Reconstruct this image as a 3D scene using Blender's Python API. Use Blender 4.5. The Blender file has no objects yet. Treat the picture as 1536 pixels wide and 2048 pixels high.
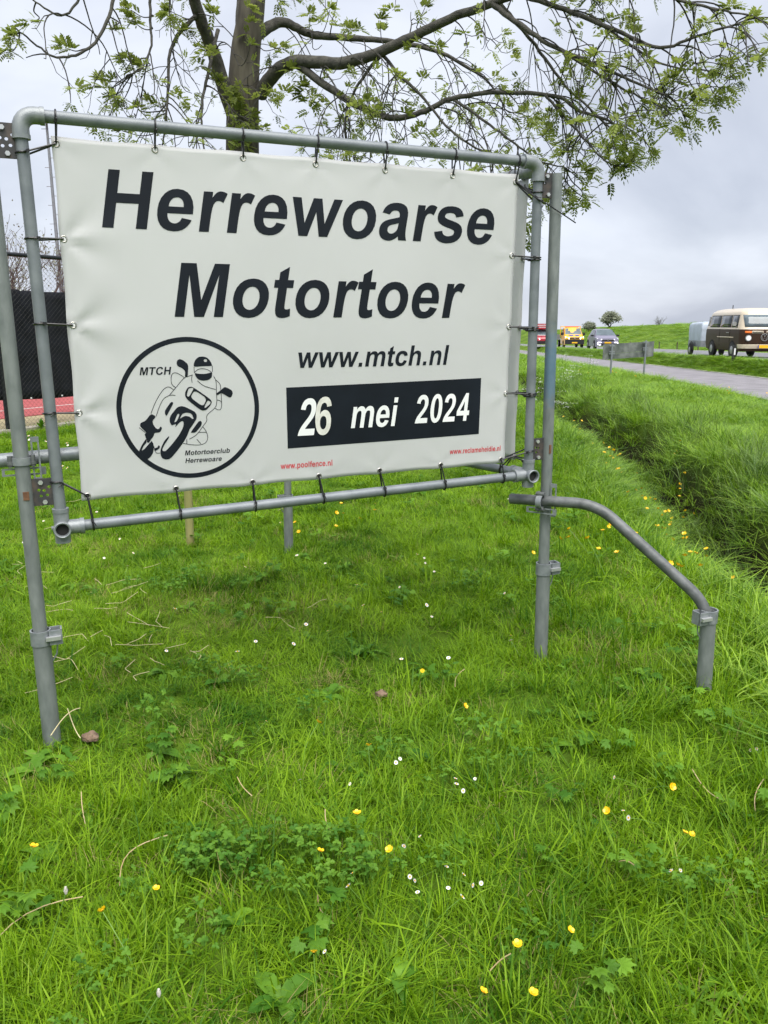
import bpy, bmesh, math, random
import numpy as np
from mathutils import Vector, Matrix

RAD = math.radians
random.seed(7)
RNG = np.random.default_rng(11)
SC = bpy.context.scene
COL = SC.collection

# ------------------------------------------------------------------ camera
EYE = Vector((0.0, 0.0, 1.6))
FPX, PITCH = 1600.0, math.radians(13.1567)
cam_data = bpy.data.cameras.new("camera")
cam = bpy.data.objects.new("camera", cam_data)
COL.objects.link(cam)
cam.location = EYE
cam.rotation_euler = (RAD(90) - PITCH, 0, 0)
cam_data.sensor_fit = 'VERTICAL'
cam_data.sensor_height = 24.0
cam_data.lens = 24.0 * FPX / 2048.0
cam_data.clip_start = 0.05
cam_data.clip_end = 3000
SC.camera = cam

# ------------------------------------------------------------------ overcast sky
SUN_EL, SUN_AZ = RAD(64), RAD(165)      # veiled sun, high behind the viewer
world = bpy.data.worlds.new("World")
SC.world = world
world.use_nodes = True
wn, wl = world.node_tree.nodes, world.node_tree.links
wn.clear()
w_out = wn.new('ShaderNodeOutputWorld')
w_bg = wn.new('ShaderNodeBackground')
w_bg.inputs['Strength'].default_value = 0.1
w_sky = wn.new('ShaderNodeTexSky')
w_sky.sky_type = 'NISHITA'
w_sky.sun_disc = False
w_sky.sun_elevation = SUN_EL
w_sky.sun_rotation = SUN_AZ
w_tc = wn.new('ShaderNodeTexCoord')
w_sep = wn.new('ShaderNodeSeparateXYZ')
wl.new(w_tc.outputs['Generated'], w_sep.inputs[0])
w_abs = wn.new('ShaderNodeMath'); w_abs.operation = 'ABSOLUTE'
wl.new(w_sep.outputs['Z'], w_abs.inputs[0])
w_add = wn.new('ShaderNodeMath'); w_add.operation = 'ADD'; w_add.inputs[1].default_value = 0.45
wl.new(w_abs.outputs[0], w_add.inputs[0])
w_dx = wn.new('ShaderNodeMath'); w_dx.operation = 'DIVIDE'
w_dy = wn.new('ShaderNodeMath'); w_dy.operation = 'DIVIDE'
wl.new(w_sep.outputs['X'], w_dx.inputs[0]); wl.new(w_add.outputs[0], w_dx.inputs[1])
wl.new(w_sep.outputs['Y'], w_dy.inputs[0]); wl.new(w_add.outputs[0], w_dy.inputs[1])
w_cmb = wn.new('ShaderNodeCombineXYZ')
wl.new(w_dx.outputs[0], w_cmb.inputs['X']); wl.new(w_dy.outputs[0], w_cmb.inputs['Y'])
w_cmb.inputs['Z'].default_value = 3.7
w_map = wn.new('ShaderNodeMapping')
w_map.inputs['Location'].default_value = (1.3, 0.2, 0.0)
wl.new(w_cmb.outputs[0], w_map.inputs['Vector'])
w_n = wn.new('ShaderNodeTexNoise')
w_n.inputs['Scale'].default_value = 1.7
w_n.inputs['Detail'].default_value = 6
w_n.inputs['Roughness'].default_value = 0.48
w_n.inputs['Distortion'].default_value = 0.35
wl.new(w_map.outputs[0], w_n.inputs['Vector'])
w_ramp = wn.new('ShaderNodeValToRGB')
w_ramp.color_ramp.elements[0].position = 0.34
w_ramp.color_ramp.elements[0].color = (0.205, 0.222, 0.265, 1)
w_ramp.color_ramp.elements[1].position = 0.62
w_ramp.color_ramp.elements[1].color = (0.352, 0.370, 0.412, 1)
wl.new(w_n.outputs['Fac'], w_ramp.inputs['Fac'])
w_gain = wn.new('ShaderNodeVectorMath'); w_gain.operation = 'SCALE'
w_gain.inputs['Scale'].default_value = 9.0
wl.new(w_ramp.outputs['Color'], w_gain.inputs[0])
w_mix = wn.new('ShaderNodeMix'); w_mix.data_type = 'RGBA'
w_mix.inputs['Factor'].default_value = 0.95
wl.new(w_sky.outputs['Color'], w_mix.inputs[6])
wl.new(w_gain.outputs[0], w_mix.inputs[7])
wl.new(w_mix.outputs[2], w_bg.inputs['Color'])
wl.new(w_bg.outputs[0], w_out.inputs['Surface'])

sun_data = bpy.data.lights.new("sun", 'SUN')
sun_data.energy = 2.0
sun_data.angle = RAD(60)
sun_data.color = (1.0, 0.96, 0.9)
sun = bpy.data.objects.new("sun", sun_data)
COL.objects.link(sun)
_sd = Vector((math.sin(SUN_AZ) * math.cos(SUN_EL), math.cos(SUN_AZ) * math.cos(SUN_EL), math.sin(SUN_EL)))
sun.rotation_euler = (-_sd).to_track_quat('-Z', 'Y').to_euler()
sun.location = (4, -10, 30)

SC.view_settings.view_transform = 'Standard'
SC.view_settings.look = 'None'
SC.view_settings.gamma = 1.0
SC.view_settings.use_curve_mapping = False
SC.view_settings.exposure = 1.5
SC.render.engine = 'CYCLES'
SC.cycles.use_denoising = True
SC.cycles.use_adaptive_sampling = True
SC.cycles.adaptive_threshold = 0.02
SC.cycles.max_bounces = 5
SC.cycles.diffuse_bounces = 2
SC.cycles.glossy_bounces = 3
SC.cycles.transmission_bounces = 4
SC.cycles.transparent_max_bounces = 12
SC.cycles.caustics_reflective = False
SC.cycles.caustics_refractive = False

# ------------------------------------------------------------------ survey: photograph pixel -> place
_fw = Vector((0, math.cos(PITCH), -math.sin(PITCH)))
_up = Vector((0, math.sin(PITCH), math.cos(PITCH)))
def ray(px, py):
    return _fw + Vector((1, 0, 0)) * ((px - 768) / FPX) - _up * ((py - 1024) / FPX)
def at(px, py, Y):
    r = ray(px, py)
    return EYE + r * (Y / r.y)
def on_level(px, py, z=0.0):
    r = ray(px, py)
    return EYE + r * ((z - EYE.z) / r.z)

# ------------------------------------------------------------------ materials
MATS = {}
def new_mat(name):
    m = bpy.data.materials.new(name)
    m.use_nodes = True
    nt = m.node_tree
    return m, nt, nt.nodes['Principled BSDF']
def mat(name, col, rough=0.5, metal=0.0, var=0.12, scale=18.0, bump=0.0, bscale=None, col2=None, detail=5,
        thr=None, emit=0.0, spec=0.5, stretch=None, coat=0.0, rvar=0.0):
    if name in MATS:
        return MATS[name]
    m, nt, b = new_mat(name)
    n, l = nt.nodes, nt.links
    tc = n.new('ShaderNodeTexCoord')
    src = tc.outputs['Object']
    if stretch:
        mp = n.new('ShaderNodeMapping'); mp.inputs['Scale'].default_value = stretch
        l.new(src, mp.inputs['Vector']); src = mp.outputs[0]
    nz = n.new('ShaderNodeTexNoise')
    nz.inputs['Scale'].default_value = scale; nz.inputs['Detail'].default_value = detail
    l.new(src, nz.inputs['Vector'])
    rp = n.new('ShaderNodeValToRGB')
    lo, hi = thr or (0.3, 0.7)
    rp.color_ramp.elements[0].position = lo; rp.color_ramp.elements[1].position = hi
    c2 = col2 or tuple(min(1, c * (1 + var)) for c in col)
    c1 = col if col2 else tuple(c * (1 - var) for c in col)
    rp.color_ramp.elements[0].color = (*c1, 1); rp.color_ramp.elements[1].color = (*c2, 1)
    l.new(nz.outputs['Fac'], rp.inputs['Fac'])
    l.new(rp.outputs['Color'], b.inputs['Base Color'])
    b.inputs['Roughness'].default_value = rough
    b.inputs['Metallic'].default_value = metal
    b.inputs['Specular IOR Level'].default_value = spec
    b.inputs['Coat Weight'].default_value = coat
    if rvar:
        mr = n.new('ShaderNodeMapRange')
        mr.inputs['To Min'].default_value = rough - rvar; mr.inputs['To Max'].default_value = rough + rvar
        l.new(nz.outputs['Fac'], mr.inputs['Value']); l.new(mr.outputs[0], b.inputs['Roughness'])
    if bump:
        bn = n.new('ShaderNodeTexNoise'); bn.inputs['Scale'].default_value = bscale or scale * 3
        bn.inputs['Detail'].default_value = 4
        l.new(src, bn.inputs['Vector'])
        bp = n.new('ShaderNodeBump'); bp.inputs['Strength'].default_value = bump; bp.inputs['Distance'].default_value = 0.01
        l.new(bn.outputs['Fac'], bp.inputs['Height']); l.new(bp.outputs[0], b.inputs['Normal'])
    if emit:
        b.inputs['Emission Color'].default_value = (*col, 1); b.inputs['Emission Strength'].default_value = emit
    MATS[name] = m
    return m

def leaf_mat(name, ca, cb, rough=0.5, trans=0.35, patch=0.0, patch_scale=1.2, dry=None, dry_amt=0.0):
    """foliage: colour varies blade by blade (tint), tuft by tuft and in broad patches over the ground"""
    m, nt, b = new_mat(name)
    n, l = nt.nodes, nt.links
    at_ = n.new('ShaderNodeAttribute'); at_.attribute_name = 'tint'
    oi = n.new('ShaderNodeObjectInfo')
    ge = n.new('ShaderNodeNewGeometry')
    nz = n.new('ShaderNodeTexNoise'); nz.inputs['Scale'].default_value = patch_scale; nz.inputs['Detail'].default_value = 3
    l.new(ge.outputs['Position'], nz.inputs['Vector'])
    a1 = n.new('ShaderNodeMath'); a1.operation = 'MULTIPLY'; a1.inputs[1].default_value = 0.55
    l.new(at_.outputs['Fac'], a1.inputs[0])
    a2 = n.new('ShaderNodeMath'); a2.operation = 'MULTIPLY_ADD'; a2.inputs[1].default_value = 0.25
    l.new(oi.outputs['Random'], a2.inputs[0]); l.new(a1.outputs[0], a2.inputs[2])
    a3 = n.new('ShaderNodeMath'); a3.operation = 'MULTIPLY_ADD'; a3.inputs[1].default_value = patch
    l.new(nz.outputs['Fac'], a3.inputs[0]); l.new(a2.outputs[0], a3.inputs[2])
    a4 = n.new('ShaderNodeMath'); a4.operation = 'SUBTRACT'; a4.inputs[1].default_value = patch * 0.5; a4.use_clamp = True
    l.new(a3.outputs[0], a4.inputs[0])
    rp = n.new('ShaderNodeValToRGB')
    rp.color_ramp.elements[0].position = 0.05; rp.color_ramp.elements[0].color = (*ca, 1)
    rp.color_ramp.elements[1].position = 0.8; rp.color_ramp.elements[1].color = (*cb, 1)
    if dry:
        e = rp.color_ramp.elements.new(min(0.99, 1.0 - dry_amt)); e.color = (*cb, 1)
        rp.color_ramp.elements[-1].position = 1.0; rp.color_ramp.elements[-1].color = (*dry, 1)
    l.new(a4.outputs[0], rp.inputs['Fac'])
    l.new(rp.outputs['Color'], b.inputs['Base Color'])
    b.inputs['Roughness'].default_value = rough
    b.inputs['Specular IOR Level'].default_value = 0.2
    tr = n.new('ShaderNodeBsdfTranslucent')
    hs = n.new('ShaderNodeHueSaturation'); hs.inputs['Saturation'].default_value = 1.1; hs.inputs['Value'].default_value = 1.25
    l.new(rp.outputs['Color'], hs.inputs['Color']); l.new(hs.outputs[0], tr.inputs['Color'])
    mx = n.new('ShaderNodeMixShader'); mx.inputs['Fac'].default_value = trans
    l.new(b.outputs[0], mx.inputs[1]); l.new(tr.outputs[0], mx.inputs[2])
    l.new(mx.outputs[0], n['Material Output'].inputs['Surface'])
    MATS[name] = m
    return m

# ------------------------------------------------------------------ mesh helpers
class MB:
    def __init__(s):
        s.v, s.f, s.tint = [], [], []
    def add(s, verts, faces, tint=None):
        o = len(s.v)
        s.v += [tuple(p) for p in verts]
        s.f += [tuple(i + o for i in f) for f in faces]
        s.tint += [tint if tint is not None else 0.5] * len(verts)
        return s
    def box(s, c, size, rot=None):
        c = Vector(c); hx, hy, hz = (k / 2 for k in size)
        vs = [Vector((x, y, z)) for x in (-hx, hx) for y in (-hy, hy) for z in (-hz, hz)]
        if rot is not None:
            vs = [rot @ p for p in vs]
        return s.add([p + c for p in vs], [(0, 1, 3, 2), (4, 6, 7, 5), (0, 4, 5, 1), (2, 3, 7, 6), (0, 2, 6, 4), (1, 5, 7, 3)])
    def tube(s, pts, r, n=12, cap=True, tint=None, flat=1.0):
        pts = [Vector(p) for p in pts]
        rs = r if isinstance(r, (list, tuple)) else [r] * len(pts)
        t = (pts[1] - pts[0]).normalized()
        a = Vector((0, 0, 1)) if abs(t.z) < 0.9 else Vector((1, 0, 0))
        u = t.cross(a).normalized()
        vs, fs = [], []
        for i, p in enumerate(pts):
            if i == 0: tt = pts[1] - pts[0]
            elif i == len(pts) - 1: tt = pts[-1] - pts[-2]
            else: tt = (pts[i + 1] - pts[i]).normalized() + (pts[i] - pts[i - 1]).normalized()
            if tt.length < 1e-9: tt = t
            tt = tt.normalized()
            u = (u - tt * u.dot(tt))
            u = u.normalized() if u.length > 1e-6 else tt.orthogonal().normalized()
            w = tt.cross(u)
            for k in range(n):
                an = 2 * math.pi * k / n
                vs.append(p + (u * math.cos(an) + w * math.sin(an) * flat) * rs[i])
        for i in range(len(pts) - 1):
            for k in range(n):
                k2 = (k + 1) % n
                fs.append((i * n + k, i * n + k2, (i + 1) * n + k2, (i + 1) * n + k))
        if cap:
            fs.append(tuple(range(n - 1, -1, -1)))
            fs.append(tuple((len(pts) - 1) * n + k for k in range(n)))
        return s.add(vs, fs, tint)
    def pipe(s, a, b, r, wall=0.004, n=24):
        """open-ended pipe with a visible bore at both ends"""
        a, b = Vector(a), Vector(b); t = (b - a).normalized()
        u = t.orthogonal().normalized(); w = t.cross(u)
        vs, fs = [], []
        dp = min(0.08, (b - a).length * 0.4)
        rings = [(a, r), (b, r), (b, r - wall), (b - t * dp, r - wall), (a + t * dp, r - wall), (a, r - wall)]
        for p, rr in rings:
            for k in range(n):
                an = 2 * math.pi * k / n
                vs.append(p + (u * math.cos(an) + w * math.sin(an)) * rr)
        for i in (0, 1, 2, 4):
            for k in range(n):
                k2 = (k + 1) % n
                fs.append((i * n + k, i * n + k2, (i + 1) * n + k2, (i + 1) * n + k))
        for k in range(n):
            k2 = (k + 1) % n
            fs.append((5 * n + k, 5 * n + k2, k2, k))
        fs.append(tuple(3 * n + k for k in range(n))); fs.append(tuple(4 * n + k for k in range(n - 1, -1, -1)))
        return s.add(vs, fs)
    def ring(s, c, axis, R0, r, n=20, m=6):
        axis = Vector(axis).normalized(); u = axis.orthogonal().normalized(); w = axis.cross(u); c = Vector(c)
        vs, fs = [], []
        for i in range(n):
            a = 2 * math.pi * i / n; rad = u * math.cos(a) + w * math.sin(a)
            for j in range(m):
                b = 2 * math.pi * j / m
                vs.append(c + rad * (R0 + r * math.cos(b)) + axis * r * math.sin(b))
        for i in range(n):
            for j in range(m):
                fs.append((i * m + j, ((i + 1) % n) * m + j, ((i + 1) % n) * m + (j + 1) % m, i * m + (j + 1) % m))
        return s.add(vs, fs)
    def disc(s, c, axis, r, h, n=16):
        c, axis = Vector(c), Vector(axis).normalized()
        return s.tube([c - axis * h / 2, c + axis * h / 2], r, n)
    def prism(s, poly, z0, z1, xf=None):
        n = len(poly)
        vs = [Vector((x, y, z0)) for x, y in poly] + [Vector((x, y, z1)) for x, y in poly]
        if xf is not None: vs = [xf @ p for p in vs]
        fs = [tuple(range(n - 1, -1, -1)), tuple(range(n, 2 * n))] + [(i, (i + 1) % n, (i + 1) % n + n, i + n) for i in range(n)]
        return s.add(vs, fs)
    def grid(s, rows, closed_u=False):
        """rows: list of equally long point lists"""
        n = len(rows[0]); vs = [p for r in rows for p in r]; fs = []
        for i in range(len(rows) - 1):
            for k in range(n if closed_u else n - 1):
                k2 = (k + 1) % n
                fs.append((i * n + k, i * n + k2, (i + 1) * n + k2, (i + 1) * n + k))
        return s.add(vs, fs)
    def mesh(s, name, material=None, origin=None, smooth=45, tint=False):
        me = bpy.data.meshes.new(name)
        o = Vector(origin) if origin is not None else Vector((0, 0, 0))
        me.from_pydata([(p[0] - o.x, p[1] - o.y, p[2] - o.z) for p in s.v], [], s.f)
        if tint:
            a = me.attributes.new('tint', 'FLOAT', 'POINT')
            a.data.foreach_set('value', np.array(s.tint, dtype=np.float32))
        if material: me.materials.append(material)
        me.update()
        if smooth:
            me.polygons.foreach_set('use_smooth', [True] * len(me.polygons))
            me.set_sharp_from_angle(angle=RAD(smooth))
        return me
    def build(s, name, material, parent=None, origin=None, smooth=45, tint=False):
        o = Vector(origin) if origin is not None else (world_loc(parent) if parent else None)
        ob = bpy.data.objects.new(name, s.mesh(name, material, o, smooth, tint))
        COL.objects.link(ob)
        if parent: ob.parent = parent
        elif o is not None: ob.location = o
        return ob
def world_loc(o):
    p = Vector((0, 0, 0))
    while o: p = p + o.location; o = o.parent
    return p
def tag(o, label=None, cat=None, group=None, kind=None):
    if label: o['label'] = label
    if cat: o['category'] = cat
    if group: o['group'] = group
    if kind: o['kind'] = kind
    return o
def thing(name, loc, label, cat, group=None):
    o = bpy.data.objects.new(name, None)
    o.empty_display_size = 0.05
    COL.objects.link(o); o.location = loc
    return tag(o, label, cat, group)
def copy_tree(o, parent=None):
    c = o.copy(); COL.objects.link(c); c.parent = parent
    for ch in o.children: copy_tree(ch, c)
    return c

# ------------------------------------------------------------------ terrain
SL = 0.065                       # road, path and ditch run this much to the right per metre ahead
def sstep(a, b, x):
    t = np.clip((x - a) / (b - a), 0, 1); return t * t * (3 - 2 * t)
def wof(X, Y): return X - SL * (Y - 25.0)
def fall(X, Y):
    t = np.clip(Y - 18.0, 0, 500)
    return -0.019 * (np.sqrt(t * t + 36.0) - 6.0) * sstep(-3, 4, X)
def terrain(X, Y):
    X = np.asarray(X, float); Y = np.asarray(Y, float)
    w = wof(X, Y)
    z = fall(X, Y)
    wob = 0.22 * np.sin(Y * 0.55 + 1) + 0.12 * np.sin(Y * 1.7)
    dw = w - 4.35 - wob
    z = z - 0.66 * sstep(-1.0, -0.05, dw) * (1 - sstep(0.22, 0.62, dw))
    z = z + 0.12 * sstep(4.7, 5.6, w) * (1 - sstep(7.6, 8.6, w))
    z = z + 0.06 * sstep(12.15, 12.6, w) * (1 - sstep(12.9, 13.1, w)) + 0.48 * sstep(12.1, 13.1, w)
    z = z - 0.5 * sstep(19.8, 21.5, w)
    z = z + (4.1 + np.clip(0.008 * (Y - 165.0), -0.6, 1.2)) * sstep(23.0, 43.0, w) - 3.0 * sstep(47, 62, w)
    lawn = 1 - sstep(3.0, 3.6, w) + sstep(5.2, 6.0, w) * (1 - sstep(8.2, 8.6, w))
    z = z + lawn * (0.014 * np.sin(2.1 * X + 1.3 * Y) + 0.012 * np.sin(3.7 * X - 2.9 * Y + 1) + 0.008 * np.sin(7.3 * X + 6.1 * Y + 2)
                    + 0.006 * np.sin(13.1 * X - 9.7 * Y))
    return z
def gz(x, y): return float(terrain(x, y))

def axis_pts(segs):
    out = []
    for a, b, st in segs: out += list(np.arange(a, b, st))
    out.append(segs[-1][1]); return np.array(out)
gx = axis_pts([(-900, -100, 100), (-100, -12, 8), (-12, -3, 0.6), (-3, 12, 0.13), (12, 21, 0.16), (21, 24, 0.4), (24, 80, 1.5), (80, 200, 15), (200, 900, 100)])
gy = axis_pts([(-40, -4, 6), (-4, 0, 0.5), (0, 12, 0.13), (12, 45, 0.3), (45, 90, 1), (90, 130, 2), (130, 500, 12), (500, 1500, 100)])
GX, GY = np.meshgrid(gx, gy)
GZ = terrain(GX, GY)
nx, ny = len(gx), len(gy)
idx = np.arange(nx * ny).reshape(ny, nx)
quads = np.stack([idx[:-1, :-1], idx[:-1, 1:], idx[1:, 1:], idx[1:, :-1]], -1).reshape(-1, 4)
gm = bpy.data.meshes.new('ground')
gm.from_pydata(np.stack([GX, GY, GZ], -1).reshape(-1, 3).tolist(), [], quads.tolist())
gm.polygons.foreach_set('use_smooth', [True] * len(gm.polygons))
_w = wof(GX, GY); _dw = _w - 4.35 - 0.22 * np.sin(GY * 0.55 + 1) - 0.12 * np.sin(GY * 1.7)
_mud = (sstep(-0.45, -0.15, _dw) * (1 - sstep(0.4, 0.6, _dw)) * (GY < 60)).astype(np.float32)
gm.attributes.new('mud', 'FLOAT', 'POINT').data.foreach_set('value', _mud.ravel())
ground = bpy.data.objects.new('ground', gm); COL.objects.link(ground); tag(ground, kind='structure')

def ground_mat():
    m, nt, b = new_mat('meadow_soil'); n, l = nt.nodes, nt.links
    ge = n.new('ShaderNodeNewGeometry')
    n1 = n.new('ShaderNodeTexNoise'); n1.inputs['Scale'].default_value = 0.35; n1.inputs['Detail'].default_value = 6
    n2 = n.new('ShaderNodeTexNoise'); n2.inputs['Scale'].default_value = 5; n2.inputs['Detail'].default_value = 8; n2.inputs['Roughness'].default_value = 0.7
    mp = n.new('ShaderNodeMapping'); mp.inputs['Scale'].default_value = (1, 0.25, 1)
    l.new(ge.outputs['Position'], mp.inputs['Vector'])
    l.new(mp.outputs[0], n1.inputs['Vector']); l.new(ge.outputs['Position'], n2.inputs['Vector'])
    r1 = n.new('ShaderNodeValToRGB')
    r1.color_ramp.elements[0].position = 0.35; r1.color_ramp.elements[0].color = (0.07, 0.14, 0.012, 1)
    r1.color_ramp.elements[1].position = 0.68; r1.color_ramp.elements[1].color = (0.15, 0.235, 0.024, 1)
    l.new(n1.outputs['Fac'], r1.inputs['Fac'])
    r2 = n.new('ShaderNodeValToRGB')
    r2.color_ramp.elements[0].position = 0.3; r2.color_ramp.elements[0].color = (0.5, 0.5, 0.5, 1)
    r2.color_ramp.elements[1].position = 0.75; r2.color_ramp.elements[1].color = (1.25, 1.25, 1.1, 1)
    l.new(n2.outputs['Fac'], r2.inputs['Fac'])
    mx = n.new('ShaderNodeMix'); mx.data_type = 'RGBA'; mx.blend_type = 'MULTIPLY'; mx.inputs['Factor'].default_value = 1.0
    l.new(r1.outputs['Color'], mx.inputs[6]); l.new(r2.outputs['Color'], mx.inputs[7])
    am = n.new('ShaderNodeAttribute'); am.attribute_name = 'mud'
    m2 = n.new('ShaderNodeMix'); m2.data_type = 'RGBA'; l.new(am.outputs['Fac'], m2.inputs['Factor'])
    l.new(mx.outputs[2], m2.inputs[6]); m2.inputs[7].default_value = (0.022, 0.018, 0.011, 1)
    l.new(m2.outputs[2], b.inputs['Base Color'])
    b.inputs['Roughness'].default_value = 0.95; b.inputs['Specular IOR Level'].default_value = 0.1
    bp = n.new('ShaderNodeBump'); bp.inputs['Strength'].default_value = 0.6; bp.inputs['Distance'].default_value = 0.05
    l.new(n2.outputs['Fac'], bp.inputs['Height']); l.new(bp.outputs[0], b.inputs['Normal'])
    return m
gm.materials.append(ground_mat())

def strip(name, w0, w1, y0, y1, dz, material, parent=None, n=2, step=1.0, thick=0.0):
    rows = []
    y = y0
    while y < y1 + 1e-6:
        row = []
        for k in range(n + 1):
            w = w0 + (w1 - w0) * k / n
            X = w + SL * (y - 25.0)
            row.append((X, y, gz(X, y) + dz))
        rows.append(row); y += step if y < 120 else 8
    return MB().grid(rows).build(name, material, parent, origin=(0, 0, 0), smooth=30)

asphalt = mat('asphalt', (0.16, 0.16, 0.175), rough=0.75, var=0.3, scale=3.0, bump=0.5, bscale=90)
asph2 = mat('cycle_path_asphalt', (0.20, 0.19, 0.205), rough=0.75, var=0.22, scale=2.0, bump=0.5, bscale=90)
paint = mat('road_paint', (0.72, 0.71, 0.66), rough=0.6, var=0.15, scale=6)
concrete_edge = mat('concrete_edge', (0.5, 0.49, 0.45), rough=0.85, var=0.2, scale=5)
path = tag(strip('cycle_path', 8.75, 12.0, 2, 320, 0.03, asph2), kind='structure')
tag(strip('path_edge_strip', 11.93, 12.08, 2, 320, 0.045, concrete_edge, path))
road = tag(strip('road', 13.1, 19.7, 2, 420, 0.035, asphalt, n=6), kind='structure')
strip('edge_line', 13.28, 13.40, 2, 400, 0.045, paint, road, n=1)
strip('edge_line', 19.35, 19.47, 2, 400, 0.045, paint, road, n=1)
yy = 4.0
while yy < 160:
    strip('centre_dash', 16.33, 16.45, yy, yy + 3, 0.046, paint, road, n=1, step=1.0); yy += 9
water_m, _nt, _b = new_mat('ditch_water')
_b.inputs['Base Color'].default_value = (0.035, 0.045, 0.03, 1); _b.inputs['Roughness'].default_value = 0.08
rows = []
for k in range(60):
    y = 2 + k * 0.7
    wob = 0.22 * math.sin(y * 0.55 + 1) + 0.12 * math.sin(y * 1.7)
    c = 4.35 + wob + SL * (y - 25.0)
    z = gz(c + 0.08, y) + 0.06
    rows.append([(c - 0.16, y, z), (c + 0.34, y, z)])
tag(MB().grid(rows).build('ditch_water', water_m, origin=(0, 0, 0)), kind='structure')

# ------------------------------------------------------------------ advertising frame: base line of the two front posts
PL, PR = Vector((-1.2748, 2.7949, 0)), Vector((0.7748, 3.6677, 0))
DU = (PR - PL).normalized()                       # along the banner
DN = Vector((-DU.y, DU.x, 0))                     # away from the viewer
PB = Vector((-0.686, 5.55, 0))                    # third post, behind
def bp_(u, v, off=0.0):                           # u, v in millimetres on the banner plane; off in metres towards the viewer
    return PL + DU * (u / 1000.0) + Vector((0, 0, v / 1000.0)) - DN * off

galv = mat('galvanised_steel', (0.145, 0.163, 0.163), rough=0.5, metal=0.2, scale=30, col2=(0.235, 0.255, 0.25), rvar=0.1, bump=0.1, bscale=160, detail=8, stretch=(1, 1, 0.35))
galv_frame = mat('galvanised_frame_tube', (0.145, 0.163, 0.178), rough=0.45, metal=0.2, scale=14, col2=(0.215, 0.236, 0.252), rvar=0.1, bump=0.08, bscale=160, detail=8)
galv_new = mat('zinc_fitting', (0.18, 0.20, 0.215), rough=0.42, metal=0.25, scale=30, col2=(0.28, 0.30, 0.31), rvar=0.06, bump=0.1, bscale=220)
dull = mat('dull_steel_tube', (0.075, 0.082, 0.082), rough=0.5, metal=0.2, scale=22, col2=(0.16, 0.17, 0.17), rvar=0.1, bump=0.1, bscale=150)
plate_m = mat('weathered_plate', (0.055, 0.055, 0.058), rough=0.6, metal=0.4, scale=24, col2=(0.13, 0.10, 0.085), thr=(0.42, 0.72))
rust = mat('rust', (0.10, 0.045, 0.022), rough=0.9, scale=60, col2=(0.20, 0.10, 0.05))
bolt_m = mat('bright_bolt', (0.55, 0.56, 0.57), rough=0.35, metal=0.6, var=0.1)
tie_m = mat('black_nylon', (0.012, 0.012, 0.014), rough=0.38, var=0.2)
dark_m = mat('painted_hole_dark', (0.02, 0.02, 0.02), rough=0.9, var=0.2)  # painted darkness for the inside of sockets and lower eyelet holes

def post_mat():                                   # the road-side post carries a worn coat of blue paint
    m = galv.copy(); m.name = 'galvanised_steel_blue_paint'
    n, l = m.node_tree.nodes, m.node_tree.links
    b = n['Principled BSDF']
    old = b.inputs['Base Color'].links[0].from_socket
    tc = n.new('ShaderNodeTexCoord'); sp = n.new('ShaderNodeSeparateXYZ'); l.new(tc.outputs['Object'], sp.inputs[0])
    nz = n.new('ShaderNodeTexNoise'); nz.inputs['Scale'].default_value = 30; l.new(tc.outputs['Object'], nz.inputs['Vector'])
    ad = n.new('ShaderNodeMath'); ad.operation = 'MULTIPLY_ADD'; ad.inputs[1].default_value = 0.22
    l.new(nz.outputs['Fac'], ad.inputs[0]); l.new(sp.outputs['Z'], ad.inputs[2])
    rp = n.new('ShaderNodeValToRGB'); e = rp.color_ramp.elements
    e[0].position = 0.0; e[0].color = (0, 0, 0, 1); e[1].position = 1.0; e[1].color = (0, 0, 0, 1)
    for p, c in ((0.63, 0.0), (0.68, 0.6), (0.75, 0.7), (0.82, 0.0)):
        k = e.new(p); k.color = (c, c, c, 1)
    mr = n.new('ShaderNodeMath'); mr.operation = 'DIVIDE'; mr.inputs[1].default_value = 2.1
    l.new(ad.outputs[0], mr.inputs[0]); l.new(mr.outputs[0], rp.inputs['Fac'])
    mx = n.new('ShaderNodeMix'); mx.data_type = 'RGBA'
    l.new(rp.outputs['Color'], mx.inputs['Factor']); l.new(old, mx.inputs[6]); mx.inputs[7].default_value = (0.08, 0.18, 0.28, 1)
    l.new(mx.outputs[2], b.inputs['Base Color'])
    return m
galv_blue = post_mat()

# frame corners (mm on the plane)
TL, TR, BR, BL = (94, 2269), (2093, 2266), (2105, 929), (106, 879)
RT = 0.0205
frame = thing('banner_stand', bp_(1100, 0), 'angled grey steel tube stand with two banners tied inside its rails', 'stand')
def lerp2(a, b, t): return (a[0] + (b[0] - a[0]) * t, a[1] + (b[1] - a[1]) * t)
def rail(a, b, name, parent=frame, r=RT, m=galv_frame):
    return MB().tube([a, b], r, 24).build(name, m, parent)
tl, tr, br, bl = (bp_(*c) for c in (TL, TR, BR, BL))
rail(tl + DU * 0.06, tr - DU * 0.06, 'top_rail')
rail(bl + DU * 0.04, br - DU * 0.04, 'bottom_rail')
rail(tl - Vector((0, 0, 0.06)), bl + Vector((0, 0, 0.03)), 'upright')
rail(tr - Vector((0, 0, 0.06)), br + Vector((0, 0, 0.03)), 'upright')
def elbow(c, along, down, r=0.027):               # rounded 90 degree elbow
    pts = [c + along * 0.075, c + along * 0.045]
    for k in range(1, 6):
        a = k / 6 * math.pi / 2
        pts.append(c + along * 0.045 * (1 - math.sin(a)) + down * 0.045 * (1 - math.cos(a)))
    pts += [c + down * 0.045, c + down * 0.075]
    o = MB().tube(pts, r, 24).build('elbow', galv_new, frame)
    for k in (along, down):
        MB().tube([c + k * 0.062, c + k * 0.076], r + 0.002, 24).build('elbow_rim', galv_new, o)
DOWN = Vector((0, 0, -1))
elbow(tl, DU, DOWN); elbow(tr, -DU, DOWN)
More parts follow.
